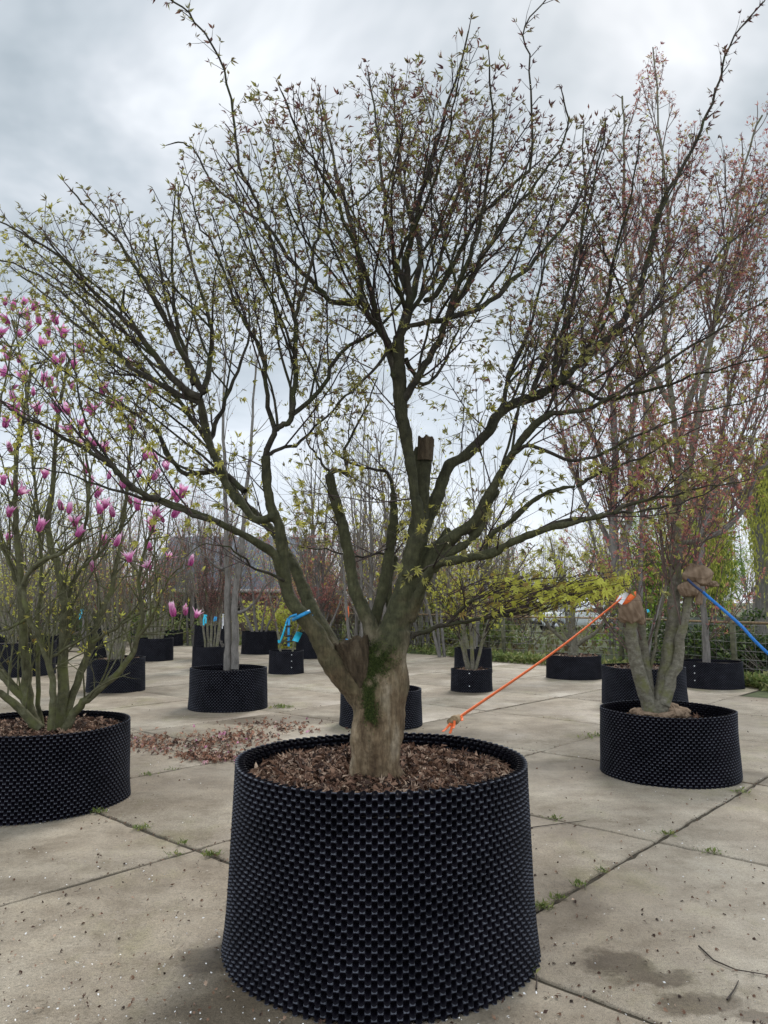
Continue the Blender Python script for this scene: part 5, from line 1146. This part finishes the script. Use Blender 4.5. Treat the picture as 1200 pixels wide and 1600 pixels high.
for u, v, Y, w_, h, lab in ((1085, 1045, 16.5, 1.8, 1.15, 'dark evergreen shrub left in the hedge behind the far right pot'), (1130, 1045, 16.2, 1.6, 1.2, 'dark evergreen shrub in the middle of the right hedge'), (1175, 1050, 15.6, 1.6, 1.0, 'dark evergreen shrub at the right end of the hedge'), (1050, 1040, 17.5, 1.4, 1.1, 'dark shrub left of the far right pot'), (1220, 1060, 15, 1.6, 1.0, 'dark evergreen shrub at the right picture edge')):
    shrub('evergreen_shrub', P(u, v, Y)[0], Y, w_, .8, h, 2600, .09, M_darkleaf, lab)
for u, Y, w_, h, mat, lab in ((25, 23, 3.2, 3.2, M_yellow, 'yellow green bush behind the magnolia at the left edge'), (440, 25, 1.8, 1.7, M_willow, 'yellowish bush by the blue tags'), (560, 27, 2.0, 1.5, M_weed, 'low green bush behind the sawn stub'), (760, 24, 2.6, 1.2, M_weed, 'low green bush behind the small pots'), (270, 27, 1.8, 1.2, M_weed, 'low green bush behind the smallest far pot'), (690, 26, 2.4, 1.6, M_willow, 'yellowish bush right of the main trunk'), (1010, 22, 2.4, 2.6, M_greenleaf, 'light green bush behind the burlap wrapped trunks'), (120, 26, 3, 1.3, M_darkleaf, 'dark bush behind the magnolia stems')):
    shrub('bush', P(u, 1000, Y)[0], Y, w_, 1.2, h, 1500, .13, mat, lab, 'bush')
Vp, Fp = boxes([(P(1040, 1000, 17.6)[0], P(1168, 1000, 17.6)[0], 17.6, 17.64, 0.0, 1.15)]); o = link('screen_panel', mesh('screen_panel', Vp, Fp), plain('grey_green_netting', (.06, .065, .055), .9, .3, 5)); tag(o, 'dark grey windbreak panel behind the evergreen hedge at the right', 'panel')

# ------------------------------------------------------------------ trees beyond the fence
def far_tree(seed, h, stems=3, dens=1.0, leafmat_=None, leafsize=.1, leaffrac=.3, spread=.35, twm=None, sp=.5, leafk=LF_SPROUT):
    random.seed(seed); T = Tubes(); NO_ = []
    q = dict(step=(.35, .28, .2), wob=.10, trop=(.06, .05, .04, .02), sp=(sp, sp * .7), ang=.6, len=(h * .4, h * .17, h * .07), rad=(.03, .013, .008), max=2, leaflvl=1, leafp=.25, bare=.1)
    for s in range(stems):
        a = random.random() * 6.28; d = norm((math.cos(a) * spread * random.random(), math.sin(a) * spread * random.random(), 1)); n = 10; p = (random.gauss(0, .1), random.gauss(0, .1), -.05); pts = [p]; rad = []
        r0 = h * .013 / (stems ** .4)
        for i in range(n): d = norm((d[0] + random.gauss(0, .05), d[1] + random.gauss(0, .05), d[2] + .04)); p = tuple(p[k] + d[k] * h / n * .9 for k in range(3)); pts.append(p)
        rad = [r0 * (1 - .8 * i / n) for i in range(n + 1)]; T.add(pts, rad, 8)
        nd = [(pts[i], rad[i], d) for i in range(n + 1)]
        shoots(T, NO_, nd, q, sp * .75 / dens, (0, 0, 0), .22, (h * .18, h * .42), .5, .2, .75, .4, .03)
    big = Tubes(); sm_ = Tubes()
    for k_, L in T.b.items(): (big if k_[1] == 8 else sm_).b[k_] = L
    V1, F1 = big.arrays(False); V2, F2 = sm_.arrays(False)
    a = mesh('trunk', V1, F1, True); a.materials.append(M_greybark); b = mesh('crown', V2, F2, True); b.materials.append(twm or M_fartwig)
    c = None
    if leafmat_:
        ns = [n_ for n_ in NO_ if random.random() < leaffrac]; o = leaves('leaves', leafk, ns, leafsize, leafmat_, None, .8, off=.05); c = o.data; bpy.data.objects.remove(o)
    return a, b, c
FT = [far_tree(101, 7, 1, 1), far_tree(102, 6.5, 3, .8), far_tree(103, 6, 4, .8, M_redleaf, .10, .5, twm=M_redtwig), far_tree(104, 7.5, 2, .9), far_tree(105, 6, 3, .9, M_yellow, .10, .22), far_tree(106, 8, 2, 1.1, M_greenleaf, .2, 1.0)]
FT += [far_tree(107, 3.0, 9, 1.6, M_redleaf, .06, .5, spread=.9, twm=M_redtwig, sp=.28), far_tree(108, 3.2, 8, 1.5, M_yellow, .08, .5, spread=.9, sp=.3)]
random.seed(77)
KIND = ['bare grey tree with a single straight trunk', 'bare grey tree with several stems', 'reddish budding tree with several stems', 'bare grey tree forking low', 'thin tree just turning yellow green', 'fresh green leafing tree', 'twiggy reddish shrub', 'twiggy yellow green shrub']
FARS = []
where = lambda u: ('behind the magnolia' if u < 200 else 'behind the barn side' if u < 330 else 'left of the maple trunk' if u < 560 else 'right behind the maple trunk' if u < 740 else 'beyond the white car' if u < 950 else 'behind the burlap wrapped trunks' if u < 1090 else 'at the far right')
def put(kind, u, Y, s=1.0):
    root = empty('far_tree', (P(u, 940, Y)[0], Y, 0), '%s, %s' % (KIND[kind], 'beside the fence' if Y < 24.5 else 'a little behind the fence' if Y < 30 else 'farther back' if Y < 45 else 'in the farthest row'), 'tree', 'trees beyond the fence')
    FARS.append((root, u, Y))
    root.rotation_euler = (0, 0, random.random() * 6.28); root.scale = (s,) * 3
    for nm, me in zip(('trunk', 'crown', 'leaves'), FT[kind]):
        if me: o = bpy.data.objects.new(nm, me); COL.objects.link(o); o.parent = root
for i in range(30): put(random.choice((0, 1, 3, 1, 4)), -60 + 1320 * (i + random.random()) / 30, random.uniform(46, 62), random.uniform(.8, 1.15))
for i in range(22): put(random.choice((0, 1, 2, 3, 4, 2)), -60 + 1320 * (i + random.random()) / 22, random.uniform(32, 44), random.uniform(.75, 1.05))
for u, Y, k, s in ((30, 27, 1, .9), (95, 26, 4, .8), (150, 29, 2, .8), (215, 28, 2, .7), (300, 26.5, 1, .75), (480, 28, 2, .7), (530, 27, 2, .65), (600, 28, 1, .8), (640, 26.5, 4, .7), (700, 27, 1, .75), (790, 26, 1, .8), (980, 26, 3, .85), (960, 25, 1, .8), (1030, 24, 5, .55), (1100, 22, 5, .6), (1128, 26, 5, .6), (455, 30, 6, .8), (495, 28, 7, 1.1), (530, 26, 6, 1.05), (570, 27, 7, 1.1), (610, 26, 6, 1.1), (650, 25.5, 7, 1.1), (690, 26, 6, 1.0), (735, 25, 7, 1.1), (780, 25, 6, 1.0), (825, 26, 7, .9), (985, 23, 7, 1.1), (20, 28, 7, 1.1), (75, 27.5, 6, 1.1), (130, 28.5, 7, 1.0), (180, 27.5, 6, 1.1), (225, 28, 7, .9), (1075, 27, 5, .6), (505, 21, 1, 1.0), (560, 23, 4, 1.0), (590, 20.5, 3, .9), (690, 21, 4, .95), (745, 22, 1, 1.05), (655, 24, 1, 1.1), (130, 23, 4, .9), (60, 22, 4, .9)):
    put(k, u, Y, s)
# weeping willow at the right edge
wx, wy = P(1190, 900, 19)[0], 19.0
root = empty('willow_tree', (wx, wy, 0), 'weeping willow with hanging yellow green strands at the right edge', 'tree'); T = Tubes(); H = Tubes(); nd = []
T.add([(wx, wy, 0), (wx + .1, wy, 2), (wx, wy, 4), (wx + .1, wy, 5)], [.28, .24, .18, .1], 10)
for i in range(26):
    a = random.random() * 6.28; rr = random.uniform(.6, 2.2); z = random.uniform(4.2, 5.8); tip = (wx + rr * math.cos(a), wy + rr * math.sin(a), z)
    T.add([(wx, wy, 3 + random.random() * 1.5), ((wx + tip[0]) / 2, (wy + tip[1]) / 2, z + .1), tip], [.07, .045, .02], 5)
    for j in range(9):
        x, y = tip[0] + random.gauss(0, .35), tip[1] + random.gauss(0, .35); z0 = z + random.uniform(-.3, .1); L = random.uniform(1.6, 3.9); pts = [tip, (x, y, z0 + .05)]
        for k in range(8): pts.append((x + math.sin(k * .4 + j) * .05, y + random.gauss(0, .02), z0 - L * (k + 1) / 8))
        H.add(pts, list(np.linspace(.009, .004, len(pts))), 3)
        for k in range(34): f = random.random(); nd.append(((x + random.gauss(0, .04), y + random.gauss(0, .04), z0 - L * f), (random.gauss(0, .3), random.gauss(0, .3), -1)))
T.obj('trunk', M_greybark, root); H.obj('hanging_shoots', M_willow, root); leaves('leaves', [lance(1, .25)], nd, .14, M_willow, root, .3)
print('DONE build')
# every far tree gets its own wording: kind, row, and what it stands behind
from collections import defaultdict
bk = defaultdict(list)
for r_, u, Y in FARS: bk[r_['label']].append((u, r_))
ORD = ['leftmost', 'second from left', 'third from left', 'fourth from left', 'fifth from left', 'sixth from left', 'seventh from left', 'eighth from left', 'ninth from left', 'tenth from left', 'eleventh from left', 'twelfth from left', 'thirteenth from left', 'fourteenth from left', 'fifteenth from left', 'sixteenth from left', 'seventeenth from left', 'eighteenth from left']
for lab, L in bk.items():
    L.sort(key=lambda q: q[0])
    for i, (u, r_) in enumerate(L):
        if len(L) > 1: r_['label'] = lab + ', ' + (ORD[i] if i < len(L) - 1 or i < 1 else 'rightmost')
